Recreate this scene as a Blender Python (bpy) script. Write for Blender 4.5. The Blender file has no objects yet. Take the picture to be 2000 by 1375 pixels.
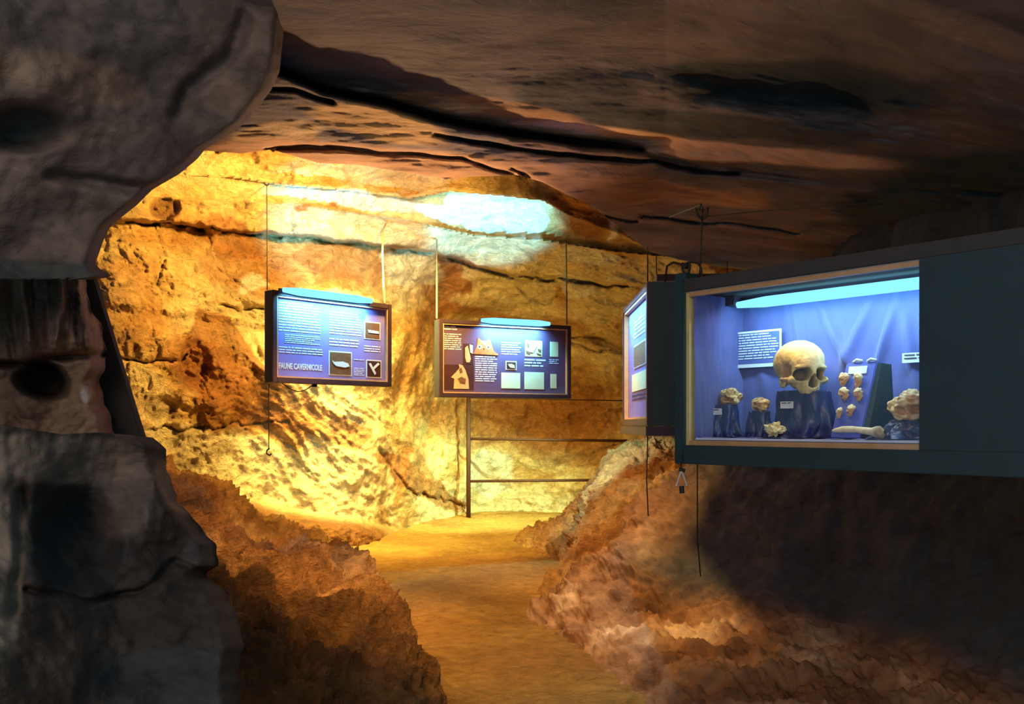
import bpy, bmesh, math, random
import numpy as np
from mathutils import Vector, Matrix
random.seed(7); rng = np.random.RandomState(5)
C = bpy.context.scene.collection
R = math.radians

# ------------------------------------------------------------------ camera, world, exposure, lights
F = 1732.0; HZ = 830.0; CH = 1.25            # focal length in px, horizon row, eye height
cd = bpy.data.cameras.new('camera'); cam = bpy.data.objects.new('camera', cd); C.objects.link(cam)
cam.location = (0, 0, CH); cam.rotation_euler = (R(90), 0, 0)
cd.sensor_width = 36; cd.lens = 36 * F / 2000; cd.shift_y = (HZ - 687.5) / 2000; cd.clip_start = 0.05
sc = bpy.context.scene; sc.camera = cam
sc.view_settings.view_transform = 'Standard'; sc.view_settings.look = 'None'
sc.view_settings.gamma = 1; sc.view_settings.exposure = 0.0
w = bpy.data.worlds.new('world'); sc.world = w; w.use_nodes = True
w.node_tree.nodes['Background'].inputs[0].default_value = (0.27, 0.46, 0.58, 1)
w.node_tree.nodes['Background'].inputs[1].default_value = 0.62

def at(px, py, Y):
    return Vector(((px - 1000) / F * Y, Y, CH - (py - HZ) / F * Y))

def lamp(name, kind, loc, target, energy, color, size=0.3, size_y=None, spot=60, blend=0.5):
    d = bpy.data.lights.new(name, kind); d.energy = energy; d.color = color
    if kind == 'AREA':
        d.size = size
        if size_y: d.shape = 'RECTANGLE'; d.size_y = size_y
    elif kind == 'SPOT':
        d.spot_size = R(spot); d.spot_blend = blend; d.shadow_soft_size = size
    else: d.shadow_soft_size = size
    o = bpy.data.objects.new(name, d); C.objects.link(o); o.location = loc
    if target is not None:
        o.rotation_euler = (Vector(target) - Vector(loc)).to_track_quat('-Z', 'Y').to_euler()
    return o
WARM = (1.0, 0.59, 0.13); COOL = (0.16, 0.66, 1.0); YEL = (1.0, 0.84, 0.20)
# warm lamps of the far chamber, tucked behind the roof lip and the banks
lamp('chamber_lamp_roof', 'SPOT', (-0.6, 6.5, 3.1), at(560, 620, 8.4), 830, WARM, 0.10, spot=135, blend=0.7)
lamp('chamber_lamp_right', 'SPOT', (1.6, 7.6, 2.9), at(950, 620, 10.5), 780, WARM, 0.10, spot=125, blend=0.7)
lamp('chamber_lamp_left', 'SPOT', (-2.9, 5.9, 0.95), at(540, 880, 8.8), 520, YEL, 0.08, spot=75, blend=0.9)
lamp('chamber_lamp_path', 'SPOT', (-1.3, 7.9, 2.9), at(740, 960, 10), 1150, YEL, 0.12, spot=92, blend=1.0)
lamp('chamber_lamp_bank', 'SPOT', (-1.2, 7.2, 2.5), (1.0, 7.6, 0.7), 300, (1.0, 0.52, 0.17), 0.08, spot=90, blend=0.8)
lamp('chamber_fill', 'AREA', (-0.9, 7.6, 2.8), at(720, 860, 10), 62, (1.0, 0.70, 0.20), 1.0).data.spread = R(100)  # added soft fill to lower contrast, not a lamp of the chamber
# cool lamps: uplights on the light boxes and a lamp low in the recess behind the railing
lamp('cool_uplight_vault', 'SPOT', at(990, 630, 8.25), at(960, 420, 9.3), 620, COOL, 0.06, spot=56, blend=0.5)
lamp('cool_uplight_band', 'SPOT', at(680, 585, 7.0), at(690, 395, 8.9), 400, COOL, 0.06, spot=62, blend=0.6)
lamp('cool_recess_lamp', 'SPOT', at(1090, 690, 10.3), at(940, 990, 11.6), 900, (0.62, 0.95, 0.45), 0.08, spot=84, blend=0.9)
lamp('cool_bank_lamp', 'SPOT', (0.40, 7.5, 1.55), at(1205, 925, 8.2), 130, (0.5, 0.9, 0.85), 0.04, spot=75, blend=0.8)
lamp('cool_downlight_panel', 'SPOT', at(700, 762, 7.0), at(650, 840, 9.2), 120, (.35, .9, .8), 0.05, spot=60, blend=1.0)
# path light and added lights for the bank, near rock and roof
lamp('path_lamp', 'SPOT', (-0.2, 4.4, 2.4), (-0.2, 5.8, 0), 265, (1.0, 0.56, 0.14), 0.1, spot=110, blend=0.8)
lamp('bank_fill', 'SPOT', (-0.2, 5.4, 2.3), (-1.6, 5.6, 0.4), 270, (1.0, 0.50, 0.18), 0.06, spot=80, blend=0.8)  # added spot that brightens the left bank
lamp('near_fill', 'AREA', (-1.0, -2.5, 2.6), (-0.9, 3, 1.9), 85, (1.0, 0.74, 0.56), 1.6)  # added soft fill behind the camera for the near rock
lamp('roof_grazer', 'SPOT', (-0.9, 5.5, 1.6), at(800, 270, 4.4), 200, (1.0, 0.60, 0.30), 0.08, spot=80, blend=0.9)  # added spot that grazes the lower roof bed

# ------------------------------------------------------------------ numpy noise
_perm = rng.permutation(256).astype(np.int64); _perm = np.concatenate([_perm, _perm, _perm])
_g = rng.normal(size=(256, 3)); _g /= np.linalg.norm(_g, axis=1)[:, None]
def noise(p):
    p = np.asarray(p, float); sh = p.shape[:-1]; p = p.reshape(-1, 3)
    i = np.floor(p).astype(np.int64); f = p - i; u = f * f * f * (f * (f * 6 - 15) + 10)
    out = 0
    for dx in (0, 1):
        for dy in (0, 1):
            for dz in (0, 1):
                h = _perm[(_perm[(_perm[(i[:, 0] + dx) & 255] + i[:, 1] + dy) & 255] + i[:, 2] + dz) & 255]
                g = _g[h]; dot = g[:, 0] * (f[:, 0] - dx) + g[:, 1] * (f[:, 1] - dy) + g[:, 2] * (f[:, 2] - dz)
                wgt = (u[:, 0] if dx else 1 - u[:, 0]) * (u[:, 1] if dy else 1 - u[:, 1]) * (u[:, 2] if dz else 1 - u[:, 2])
                out = out + dot * wgt
    return (out * 1.6).reshape(sh)
def fbm(p, n=4, lac=2.1, gain=0.5):
    a = 1.0; s = 0; q = np.asarray(p, float)
    for k in range(n):
        s = s + a * noise(q + 17.3 * k); q = q * lac; a *= gain
    return s
def ridged(p, n=4, lac=2.1, gain=0.5):
    a = 1.0; s = 0; q = np.asarray(p, float)
    for k in range(n):
        s = s + a * (1 - 2 * np.abs(noise(q + 9.1 * k))); q = q * lac; a *= gain
    return s
def sst(a, b, x):
    t = np.clip((x - a) / (b - a), 0, 1); return t * t * (3 - 2 * t)
def stretch(P, sx, sy, sz): return P * np.array([sx, sy, sz])
def polydist(PX, PY, pts):
    """distance (px) to a polyline and signed vertical side (positive = below)"""
    best = np.full(PX.shape, 1e9)
    for (x0, y0), (x1, y1) in zip(pts[:-1], pts[1:]):
        dx, dy = x1 - x0, y1 - y0; L = dx * dx + dy * dy + 1e-9
        t = np.clip(((PX - x0) * dx + (PY - y0) * dy) / L, 0, 1)
        best = np.minimum(best, np.hypot(PX - x0 - t * dx, PY - y0 - t * dy))
    return best
def world(PX, PY, D):
    return np.stack([(PX - 1000) / F * D, D, CH - (PY - HZ) / F * D], -1)

# ------------------------------------------------------------------ objects and materials
def setp(o, label=None, cat=None, group=None, kind=None):
    if label: o['label'] = label
    if cat: o['category'] = cat
    if group: o['group'] = group
    if kind: o['kind'] = kind
    return o
def newobj(name, me, m=None, parent=None):
    o = bpy.data.objects.new(name, me); C.objects.link(o)
    if m is not None: me.materials.append(m)
    if parent is not None: o.parent = parent
    return o
def empty(name, loc, rz=0.0, label=None, cat=None, group=None):
    o = bpy.data.objects.new(name, None); C.objects.link(o); o.empty_display_size = 0.05
    o.location = loc; o.rotation_euler = (0, 0, rz)
    return setp(o, label, cat, group)

def grid_obj(name, P, m, col=None, parent=None, wrap=False):
    n, k = P.shape[:2]
    idx = np.arange(n * k).reshape(n, k)
    if wrap:
        idx = np.concatenate([idx, idx[:, :1]], 1)
    a, b, c, d = idx[:-1, :-1], idx[:-1, 1:], idx[1:, 1:], idx[1:, :-1]
    q = np.stack([a, b, c, d], -1).reshape(-1, 4)
    me = bpy.data.meshes.new(name)
    me.vertices.add(n * k); me.vertices.foreach_set('co', P.reshape(-1).astype(np.float32))
    me.loops.add(q.size); me.loops.foreach_set('vertex_index', q.reshape(-1).astype(np.int32))
    me.polygons.add(len(q)); me.polygons.foreach_set('loop_start', np.arange(0, q.size, 4, dtype=np.int32))
    me.polygons.foreach_set('loop_total', np.full(len(q), 4, np.int32))
    me.polygons.foreach_set('use_smooth', np.ones(len(q), bool))
    me.update(calc_edges=True)
    if col is not None:
        at_ = me.color_attributes.new('Col', 'FLOAT_COLOR', 'POINT')
        cc = np.ones((n * k, 4), np.float32); cc[:, :3] = col.reshape(-1, 3)
        at_.data.foreach_set('color', cc.reshape(-1))
    return newobj(name, me, m, parent)

def mat(name, rgb, rough=0.6, metal=0.0, spec=0.3, noise_amt=0.15, nscale=12.0, bump=0.0, sheen=0.0):
    m = bpy.data.materials.new(name); m.use_nodes = True; nt = m.node_tree
    b = nt.nodes['Principled BSDF']; b.inputs['Roughness'].default_value = rough
    b.inputs['Metallic'].default_value = metal; b.inputs['Specular IOR Level'].default_value = spec
    if sheen: b.inputs['Sheen Weight'].default_value = sheen
    tc = nt.nodes.new('ShaderNodeTexCoord'); n = nt.nodes.new('ShaderNodeTexNoise')
    n.inputs['Scale'].default_value = nscale; n.inputs['Detail'].default_value = 5
    nt.links.new(tc.outputs['Object'], n.inputs['Vector'])
    mx = nt.nodes.new('ShaderNodeMix'); mx.data_type = 'RGBA'
    mx.inputs[6].default_value = (*[c * (1 - noise_amt) for c in rgb], 1)
    mx.inputs[7].default_value = (*[min(1, c * (1 + noise_amt)) for c in rgb], 1)
    nt.links.new(n.outputs['Fac'], mx.inputs[0]); nt.links.new(mx.outputs[2], b.inputs['Base Color'])
    if bump:
        bp = nt.nodes.new('ShaderNodeBump'); bp.inputs['Strength'].default_value = bump
        bp.inputs['Distance'].default_value = 0.01
        nt.links.new(n.outputs['Fac'], bp.inputs['Height']); nt.links.new(bp.outputs[0], b.inputs['Normal'])
    return m

def rock_mat(name, bump=0.6, fine=28.0, dist=0.03, rough=0.85, spec=0.25, stretch_=(1, 1, 1.6), var=(0.62, 1.3)):
    m = bpy.data.materials.new(name); m.use_nodes = True; nt = m.node_tree; L = nt.links
    b = nt.nodes['Principled BSDF']; b.inputs['Roughness'].default_value = rough
    b.inputs['Specular IOR Level'].default_value = spec
    at_ = nt.nodes.new('ShaderNodeAttribute'); at_.attribute_name = 'Col'
    tc = nt.nodes.new('ShaderNodeTexCoord'); mp = nt.nodes.new('ShaderNodeMapping')
    mp.inputs['Scale'].default_value = stretch_; L.new(tc.outputs['Object'], mp.inputs[0])
    n1 = nt.nodes.new('ShaderNodeTexNoise'); n1.inputs['Scale'].default_value = fine * 0.35
    n1.inputs['Detail'].default_value = 8; n1.inputs['Roughness'].default_value = 0.65; n1.inputs['Distortion'].default_value = 0.8
    n2 = nt.nodes.new('ShaderNodeTexNoise'); n2.inputs['Scale'].default_value = fine
    n2.inputs['Detail'].default_value = 6; n2.inputs['Roughness'].default_value = 0.7; n2.inputs['Distortion'].default_value = 1.2
    for n in (n1, n2): L.new(mp.outputs[0], n.inputs['Vector'])
    mr = nt.nodes.new('ShaderNodeMapRange'); mr.inputs[1].default_value = 0.3; mr.inputs[2].default_value = 0.7
    mr.inputs[3].default_value = var[0]; mr.inputs[4].default_value = var[1]
    L.new(n1.outputs['Fac'], mr.inputs[0])
    mu = nt.nodes.new('ShaderNodeVectorMath'); mu.operation = 'SCALE'
    L.new(at_.outputs['Color'], mu.inputs[0]); L.new(mr.outputs[0], mu.inputs['Scale'])
    L.new(mu.outputs[0], b.inputs['Base Color'])
    ad = nt.nodes.new('ShaderNodeMath'); ad.operation = 'MULTIPLY_ADD'; ad.inputs[1].default_value = 0.5
    L.new(n2.outputs['Fac'], ad.inputs[0]); L.new(n1.outputs['Fac'], ad.inputs[2])
    bp = nt.nodes.new('ShaderNodeBump'); bp.inputs['Strength'].default_value = bump; bp.inputs['Distance'].default_value = dist
    L.new(ad.outputs[0], bp.inputs['Height']); L.new(bp.outputs[0], b.inputs['Normal'])
    return m

def emis(name, rgb, s):
    m = bpy.data.materials.new(name); m.use_nodes = True; nt = m.node_tree; nt.nodes.clear()
    e = nt.nodes.new('ShaderNodeEmission'); e.inputs[0].default_value = (*rgb, 1); e.inputs[1].default_value = s
    o = nt.nodes.new('ShaderNodeOutputMaterial'); nt.links.new(e.outputs[0], o.inputs[0]); return m
def glass(name):
    m = bpy.data.materials.new(name); m.use_nodes = True; nt = m.node_tree; nt.nodes.clear()
    t = nt.nodes.new('ShaderNodeBsdfTransparent'); g = nt.nodes.new('ShaderNodeBsdfGlossy'); g.inputs['Roughness'].default_value = 0.05
    x = nt.nodes.new('ShaderNodeMixShader'); x.inputs[0].default_value = 0.04
    o = nt.nodes.new('ShaderNodeOutputMaterial')
    nt.links.new(t.outputs[0], x.inputs[1]); nt.links.new(g.outputs[0], x.inputs[2]); nt.links.new(x.outputs[0], o.inputs[0]); return m

M = dict(
    wall=rock_mat('chamber_limestone', 1.0, 18.0, 0.09, var=(0.6, 1.35)),
    bank=rock_mat('bank_rock', 1.0, 26.0, 0.12, var=(0.55, 1.5), stretch_=(1, 0.6, 1.6)),
    near=rock_mat('near_rock', 0.5, 22.0, 0.02, var=(0.65, 1.3)),
    roof=rock_mat('roof_rock', 0.6, 12.0, 0.03, stretch_=(0.6, 1, 1.8), var=(0.6, 1.35)),
    floor=rock_mat('path_gravel', 1.0, 40.0, 0.05, stretch_=(0.7, 1, 1), var=(0.7, 1.25)),
    black=mat('black_painted_metal', (0.022, 0.045, 0.055), 0.55, spec=0.3),
    board=mat('dark_board', (0.045, 0.04, 0.04), 0.8, bump=0.2),
    frame=mat('dark_brown_frame', (0.045, 0.025, 0.04), 0.45),
    wood=mat('varnished_wood', (0.55, 0.30, 0.14), 0.5, noise_amt=0.3, nscale=20),
    pine=mat('pale_pine', (0.65, 0.5, 0.2), 0.6, noise_amt=0.2, nscale=20),
    steel=mat('galvanised_steel', (0.6, 0.6, 0.62), 0.4, 0.3),
    wire=mat('dark_wire', (0.03, 0.025, 0.02), 0.6, 0.3),
    ropewire=mat('tan_rod', (0.45, 0.33, 0.18), 0.6),
    rail=mat('rusty_rail', (0.055, 0.02, 0.012), 0.7, noise_amt=0.4),
    blue=mat('indigo_paper', (0.20, 0.17, 0.52), 0.7, noise_amt=0.2, nscale=6),
    plum=mat('plum_paper', (0.10, 0.055, 0.13), 0.7, noise_amt=0.2, nscale=6),
    ink=mat('pale_blue_lettering', (0.62, 0.68, 0.95), 0.7),
    darkink=mat('dark_ink', (0.05, 0.04, 0.12), 0.7),
    white=mat('white_card', (0.62, 0.66, 0.68), 0.7, noise_amt=0.05),
    palegreen=mat('pale_green_card', (0.62, 0.68, 0.45), 0.7, noise_amt=0.12, nscale=8),
    photo=mat('brown_photograph', (0.16, 0.075, 0.035), 0.5, noise_amt=0.5, nscale=25),
    photo2=mat('dark_photograph', (0.06, 0.02, 0.02), 0.5, noise_amt=0.5, nscale=25),
    orange=mat('orange_plumage', (0.42, 0.13, 0.03), 0.7, noise_amt=0.4, nscale=40),
    cream=mat('cream_print', (0.55, 0.38, 0.2), 0.7, noise_amt=0.3, nscale=30),
    velvet=mat('blue_curtain', (0.082, 0.085, 0.27), 0.75, noise_amt=0.25, nscale=9, sheen=0.3),
    satin=mat('navy_satin', (0.02, 0.025, 0.11), 0.42, spec=0.5, noise_amt=0.3, nscale=9),
    easel=mat('blue_easel_cloth', (0.09, 0.12, 0.48), 0.7),
    tube=emis('fluorescent_cyan', (0.22, 0.70, 1.0), 1.5),
    glass=glass('clear_glass'),
)

def bone_mat():
    m = bpy.data.materials.new('aged_bone'); m.use_nodes = True; nt = m.node_tree; L = nt.links
    b = nt.nodes['Principled BSDF']; b.inputs['Roughness'].default_value = 0.6
    a = nt.nodes.new('ShaderNodeAttribute'); a.attribute_name = 'Col'
    tc = nt.nodes.new('ShaderNodeTexCoord'); n = nt.nodes.new('ShaderNodeTexNoise')
    n.inputs['Scale'].default_value = 40; n.inputs['Detail'].default_value = 6
    L.new(tc.outputs['Object'], n.inputs['Vector'])
    mr = nt.nodes.new('ShaderNodeMapRange'); mr.inputs[1].default_value = .3; mr.inputs[2].default_value = .7
    mr.inputs[3].default_value = .75; mr.inputs[4].default_value = 1.15; L.new(n.outputs['Fac'], mr.inputs[0])
    mu = nt.nodes.new('ShaderNodeVectorMath'); mu.operation = 'SCALE'
    L.new(a.outputs['Color'], mu.inputs[0]); L.new(mr.outputs[0], mu.inputs['Scale']); L.new(mu.outputs[0], b.inputs['Base Color'])
    bp = nt.nodes.new('ShaderNodeBump'); bp.inputs['Strength'].default_value = 0.3; bp.inputs['Distance'].default_value = 0.003
    L.new(n.outputs['Fac'], bp.inputs['Height']); L.new(bp.outputs[0], b.inputs['Normal'])
    return m
M['bone'] = bone_mat()

class MB:
    def __init__(s): s.v = []; s.f = []
    def box(s, x0, x1, y0, y1, z0, z1):
        n = len(s.v)
        s.v += [(x, y, z) for z in (z0, z1) for y in (y0, y1) for x in (x0, x1)]
        s.f += [tuple(n + i for i in q) for q in ((0, 2, 3, 1), (4, 5, 7, 6), (0, 1, 5, 4), (2, 6, 7, 3), (0, 4, 6, 2), (1, 3, 7, 5))]
        return s
    def hexa(s, p):
        n = len(s.v); s.v += [tuple(q) for q in p]
        s.f += [tuple(n + i for i in q) for q in ((0, 2, 3, 1), (4, 5, 7, 6), (0, 1, 5, 4), (2, 6, 7, 3), (0, 4, 6, 2), (1, 3, 7, 5))]
        return s
    def prism(s, pts, y0, y1):
        """outline in x,z extruded along y"""
        n = len(s.v); k = len(pts)
        s.v += [(x, y0, z) for x, z in pts] + [(x, y1, z) for x, z in pts]
        s.f.append(tuple(range(n, n + k))); s.f.append(tuple(range(n + 2 * k - 1, n + k - 1, -1)))
        for i in range(k):
            j = (i + 1) % k; s.f.append((n + i, n + k + i, n + k + j, n + j))
        return s
    def tube(s, pts, r, seg=8):
        pts = [Vector(p) for p in pts]; base = len(s.v); up = Vector((0.13, 0.31, 0.94)).normalized()
        for i, p in enumerate(pts):
            t = (pts[min(i + 1, len(pts) - 1)] - pts[max(i - 1, 0)]).normalized()
            a = t.cross(up); a = a.normalized() if a.length > 1e-3 else t.cross(Vector((1, 0, 0))).normalized()
            b = t.cross(a); rr = r[i] if isinstance(r, (list, tuple)) else r
            for k in range(seg):
                an = 2 * math.pi * k / seg; s.v.append(tuple(p + a * rr * math.cos(an) + b * rr * math.sin(an)))
        for i in range(len(pts) - 1):
            for k in range(seg):
                a0 = base + i * seg + k; a1 = base + i * seg + (k + 1) % seg
                s.f.append((a0, a1, a1 + seg, a0 + seg))
        s.f.append(tuple(base + k for k in range(seg)))
        s.f.append(tuple(base + (len(pts) - 1) * seg + k for k in range(seg - 1, -1, -1)))
        return s
    def build(s, name, m, parent=None, bevel=0.0, smooth=False):
        me = bpy.data.meshes.new(name); me.from_pydata(s.v, [], s.f); me.update()
        bm = bmesh.new(); bm.from_mesh(me); bmesh.ops.recalc_face_normals(bm, faces=bm.faces)
        if bevel: bmesh.ops.bevel(bm, geom=list(bm.edges), offset=bevel, segments=2, affect='EDGES')
        bm.to_mesh(me); bm.free()
        if smooth: me.shade_smooth()
        return newobj(name, me, m, parent)

def pal(P, freq, cols, n=4, seed=0.0):
    """blend a list of rock colours along a noise field"""
    t = np.clip(0.5 + 0.55 * fbm(P * freq + seed, n), 0, 0.9999) * (len(cols) - 1)
    i = np.floor(t).astype(int); f = (t - i)[..., None]; cs = np.array(cols)
    return cs[i] * (1 - f) + cs[np.minimum(i + 1, len(cols) - 1)] * f
def patches(col, PX, PY, P, lst):
    nz = fbm(P * 2.2 + 5.0, 5)
    for cx, cy, rx, ry, rot, c, k in lst:
        a = R(rot); dx = PX - cx; dy = PY - cy
        u = (dx * math.cos(a) + dy * math.sin(a)) / rx; v = (-dx * math.sin(a) + dy * math.cos(a)) / ry
        mk = (1 - sst(0.8, 1.15, np.hypot(u, v) + 0.28 * nz))[..., None] * k
        col = col * (1 - mk) + np.array(c) * mk
    return col

def polypatch(col, PX, PY, P, pts, c, k=1.0, soft=5, jag=9):
    j = jag * fbm(P * 3.0, 4); X_, Y_ = PX + j, PY - .6 * j
    ins = np.zeros(PX.shape, bool); n = len(pts)
    for a in range(n):
        x0, y0 = pts[a]; x1, y1 = pts[(a + 1) % n]
        cr = ((y0 > Y_) != (y1 > Y_)) & (X_ < (x1 - x0) * (Y_ - y0) / (y1 - y0 + 1e-9) + x0); ins ^= cr
    dd = polydist(X_, Y_, list(pts) + [pts[0]]); mk = np.where(ins, .5 + dd / soft, .5 - dd / soft).clip(0, 1)[..., None] * k
    return col * (1 - mk) + np.array(c) * mk
# ================================================================== THE CAVE
def tps(ctrl, X, Y):
    c = np.array(ctrl, float); s = 1 / 500.0; x, y, v = c[:, 0] * s, c[:, 1] * s, c[:, 2]
    def U(r2): return r2 * np.log(r2 + 1e-9)
    n = len(c); K = U((x[:, None] - x) ** 2 + (y[:, None] - y) ** 2) + 0.02 * np.eye(n)
    Q = np.stack([np.ones(n), x, y], 1); A = np.block([[K, Q], [Q.T, np.zeros((3, 3))]])
    sol = np.linalg.solve(A, np.concatenate([v, [0, 0, 0]]))
    out = sol[n] + sol[n + 1] * X * s + sol[n + 2] * Y * s
    for i in range(n): out = out + sol[i] * U((X * s - x[i]) ** 2 + (Y * s - y[i]) ** 2)
    return out

# ---- far wall of the lit chamber
PX, PY = np.meshgrid(np.arange(-260, 1780, 2.6), np.arange(130, 1160, 2.4))
ctrl = [(-260, 130, 5.0), (-260, 600, 5.0), (-260, 1150, 5.2), (60, 150, 6.0), (60, 600, 6.0), (60, 1000, 6.2), (300, 400, 7.2), (300, 650, 7.1), (300, 900, 7.6), (330, 1050, 7.9),
        (520, 370, 8.2), (520, 650, 8.5), (520, 850, 9.0), (520, 1000, 9.1), (760, 350, 9.0), (760, 500, 9.7), (760, 700, 9.9),
        (760, 900, 10.2), (760, 1040, 10.3), (760, 1150, 10.5), (915, 350, 9.2), (915, 600, 11.4), (915, 740, 12.6), (915, 900, 12.7), (915, 1012, 12.7),
        (1100, 350, 9.0), (1100, 600, 11.4), (1100, 740, 12.6), (1230, 800, 12.4), (1100, 900, 12.7), (1100, 1012, 12.4), (1000, 1150, 12.4), (1300, 450, 9.4), (1300, 700, 11.4),
        (1300, 900, 11), (1300, 1100, 11), (1700, 400, 8.4), (1700, 700, 8.6), (1700, 1100, 8.8), (1000, 130, 7.5), (400, 130, 6.2), (1700, 130, 7.5)]
D0 = tps(ctrl, PX, PY); P0 = world(PX, PY, D0)
L1 = np.interp(PX, [60, 240, 400, 520, 700, 850, 1000, 1130, 1230, 1400], [415, 428, 448, 460, 474, 498, 540, 548, 562, 590]) + 5 * fbm(P0 * 3, 3)
LT = np.interp(PX, [300, 450, 560, 680, 800, 880, 1060, 1110, 1300], [340, 345, 362, 372, 388, 374, 392, 420, 500])
LB = np.interp(PX, [300, 450, 570, 800, 930, 1060, 1200, 1300], [385, 392, 398, 432, 460, 468, 490, 500])
L3 = np.interp(PX, [60, 200, 520, 760, 1115, 1300], [600, 590, 640, 600, 655, 690]) + 10 * fbm(P0 * 2, 3)
upper = 1 - sst(-20, 60, PY - L3)
disp = np.zeros_like(D0)
disp += 0.30 * fbm(P0 * 0.8, 3)
disp -= 0.42 * (1 - sst(-8, 6, PY - L1))                      # bed above the long crack juts out
disp -= 0.16 * (1 - sst(-5, 4, PY - LB)) * sst(520, 640, PX)
disp += 0.22 * (1 - sst(-22, 0, PY - LT))                      # folded draperies above recede then roll forward
disp -= 0.10 * (1 - sst(-10, 10, PY - L3))
disp += upper * (0.05 * ridged(stretch(P0, 0.8, 0.8, 3.2), 4) + 0.05 * fbm(stretch(P0, 2.5, 2.5, 5), 4))
# flowing diagonal ribs lower down
ca, sa = math.cos(R(52)), math.sin(R(52))
xr = P0[..., 0] * ca - P0[..., 2] * sa; zr = P0[..., 0] * sa + P0[..., 2] * ca
warp = 0.25 * fbm(P0 * 1.2, 2)
Pd = np.stack([xr * 0.9 + warp, P0[..., 1] * 0.5, zr * 4.0 + warp * 2], -1)
lowleft = (1 - upper) * (1 - sst(760, 900, PX))
ribm = 1 - sst(55, 150, polydist(PX, PY, [(400, 620), (430, 720), (600, 820), (740, 900)]))
disp += lowleft * (-(0.018 + 0.05 * ribm) * ridged(Pd * 1.3, 5) - 0.03 * ridged(P0 * 3, 4) - 0.03 * ridged(P0 * 7, 3))
disp += (1 - upper) * sst(760, 900, PX) * (-0.07 * ridged(P0 * 2.6, 5))
disp -= (0.030 * ridged(P0 * 6, 5) + .012 * ridged(P0 * 22, 3)) * (1 - .6 * ((PY > LT) & (PY < LB))) * (1 - .45 * lowleft)
smoothband = ((PY > LT) & (PY < LB)).astype(float)
for pts, wd, dep in [([(240, 428), (400, 448), (520, 460), (700, 474), (850, 498), (1000, 540), (1130, 548), (1230, 562)], 3.0, 0.22),
                     ([(200, 290), (395, 292), (530, 288)], 4, 0.15),
                     ([(235, 698), (300, 712), (350, 705), (372, 700)], 2.5, 0.12),
                     ([(485, 378), (520, 384), (545, 391)], 2.5, 0.1), ([(898, 398), (930, 404), (965, 411)], 2.5, 0.1),
                     ([(1115, 655), (1160, 664), (1215, 684)], 4.0, 0.22), ([(1115, 672), (1150, 682), (1215, 690)], 3.0, 0.18),
                     ([(1010, 560), (1040, 590), (1075, 590), (1090, 575)], 2.5, 0.1),
                     ([(430, 600), (480, 606), (515, 606)], 2.5, 0.1), ([(300, 440), (322, 500), (310, 560)], 2.2, 0.04),
                     ([(740, 880), (800, 960), (900, 985)], 3.0, 0.12), ([(330, 430), (370, 480), (420, 520), (500, 580)], 3.0, 0.03),
                     ([(1120, 548), (1200, 556), (1260, 570)], 3, 0.12), ([(800, 500), (812, 530), (790, 565)], 2.5, 0.1),
                     ([(280, 840), (400, 835), (560, 820)], 2.5, 0.09)]:
    jx = 9 * fbm(P0 * 4, 4)
    disp += dep * np.exp(-(polydist(PX + jx, PY + jx, pts) / wd) ** 2)
for cx, cy, rx, ry, dep in [(320, 405, 34, 26, 0.14), (380, 710, 34, 62, 0.12), (312, 800, 40, 28, 0.12), (810, 520, 55, 34, -0.12), (370, 470, 60, 40, .14),
                            (500, 560, 60, 40, -0.1)]:
    disp += dep * (1 - sst(0.6, 1.1, np.hypot((PX - cx) / rx, (PY - cy) / ry) + 0.15 * fbm(P0 * 3, 2)))
# dark apron at the foot of the wall on the left
ap = np.interp(PX, [60, 330, 450, 560, 700, 780, 840], [860, 905, 960, 995, 1010, 1035, 1060])
disp -= 0.45 * sst(-4, 30, PY - ap) * (1 - sst(760, 840, PX))
D = D0 + disp * (1 - 0.6 * smoothband)
P = world(PX, PY, D)
col = pal(stretch(P0, 1, 1, 1.8), 0.9, [(0.34, 0.15, 0.04), (0.55, 0.30, 0.10), (0.68, 0.45, 0.18), (0.75, 0.58, 0.30), (0.80, 0.66, 0.36)])
BR = (0.22, 0.09, 0.035); RU = (0.42, 0.17, 0.05); CR = (0.85, 0.74, 0.45); WH = (0.88, 0.85, 0.72)  # CR and WH: pale rock, also bright light zones put into the colour
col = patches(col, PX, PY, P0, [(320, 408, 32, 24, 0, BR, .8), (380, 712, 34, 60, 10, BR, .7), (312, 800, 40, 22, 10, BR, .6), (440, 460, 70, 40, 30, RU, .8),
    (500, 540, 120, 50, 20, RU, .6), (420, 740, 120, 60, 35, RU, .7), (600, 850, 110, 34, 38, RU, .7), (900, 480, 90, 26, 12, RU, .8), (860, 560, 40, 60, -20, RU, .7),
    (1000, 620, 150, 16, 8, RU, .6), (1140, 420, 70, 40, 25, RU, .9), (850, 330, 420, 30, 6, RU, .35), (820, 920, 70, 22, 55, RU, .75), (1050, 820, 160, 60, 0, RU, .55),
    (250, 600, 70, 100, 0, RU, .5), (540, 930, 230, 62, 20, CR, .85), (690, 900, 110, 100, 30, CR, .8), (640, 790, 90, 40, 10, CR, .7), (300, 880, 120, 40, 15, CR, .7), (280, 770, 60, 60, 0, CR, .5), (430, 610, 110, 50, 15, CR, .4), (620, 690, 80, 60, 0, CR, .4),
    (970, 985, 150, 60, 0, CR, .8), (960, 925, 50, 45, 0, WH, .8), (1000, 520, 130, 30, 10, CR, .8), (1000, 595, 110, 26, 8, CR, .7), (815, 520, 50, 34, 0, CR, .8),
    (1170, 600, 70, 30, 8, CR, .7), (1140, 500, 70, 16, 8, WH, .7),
    (1290, 560, 120, 60, 0, CR, .7), (540, 980, 230, 30, 16, BR, .0)])
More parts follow.
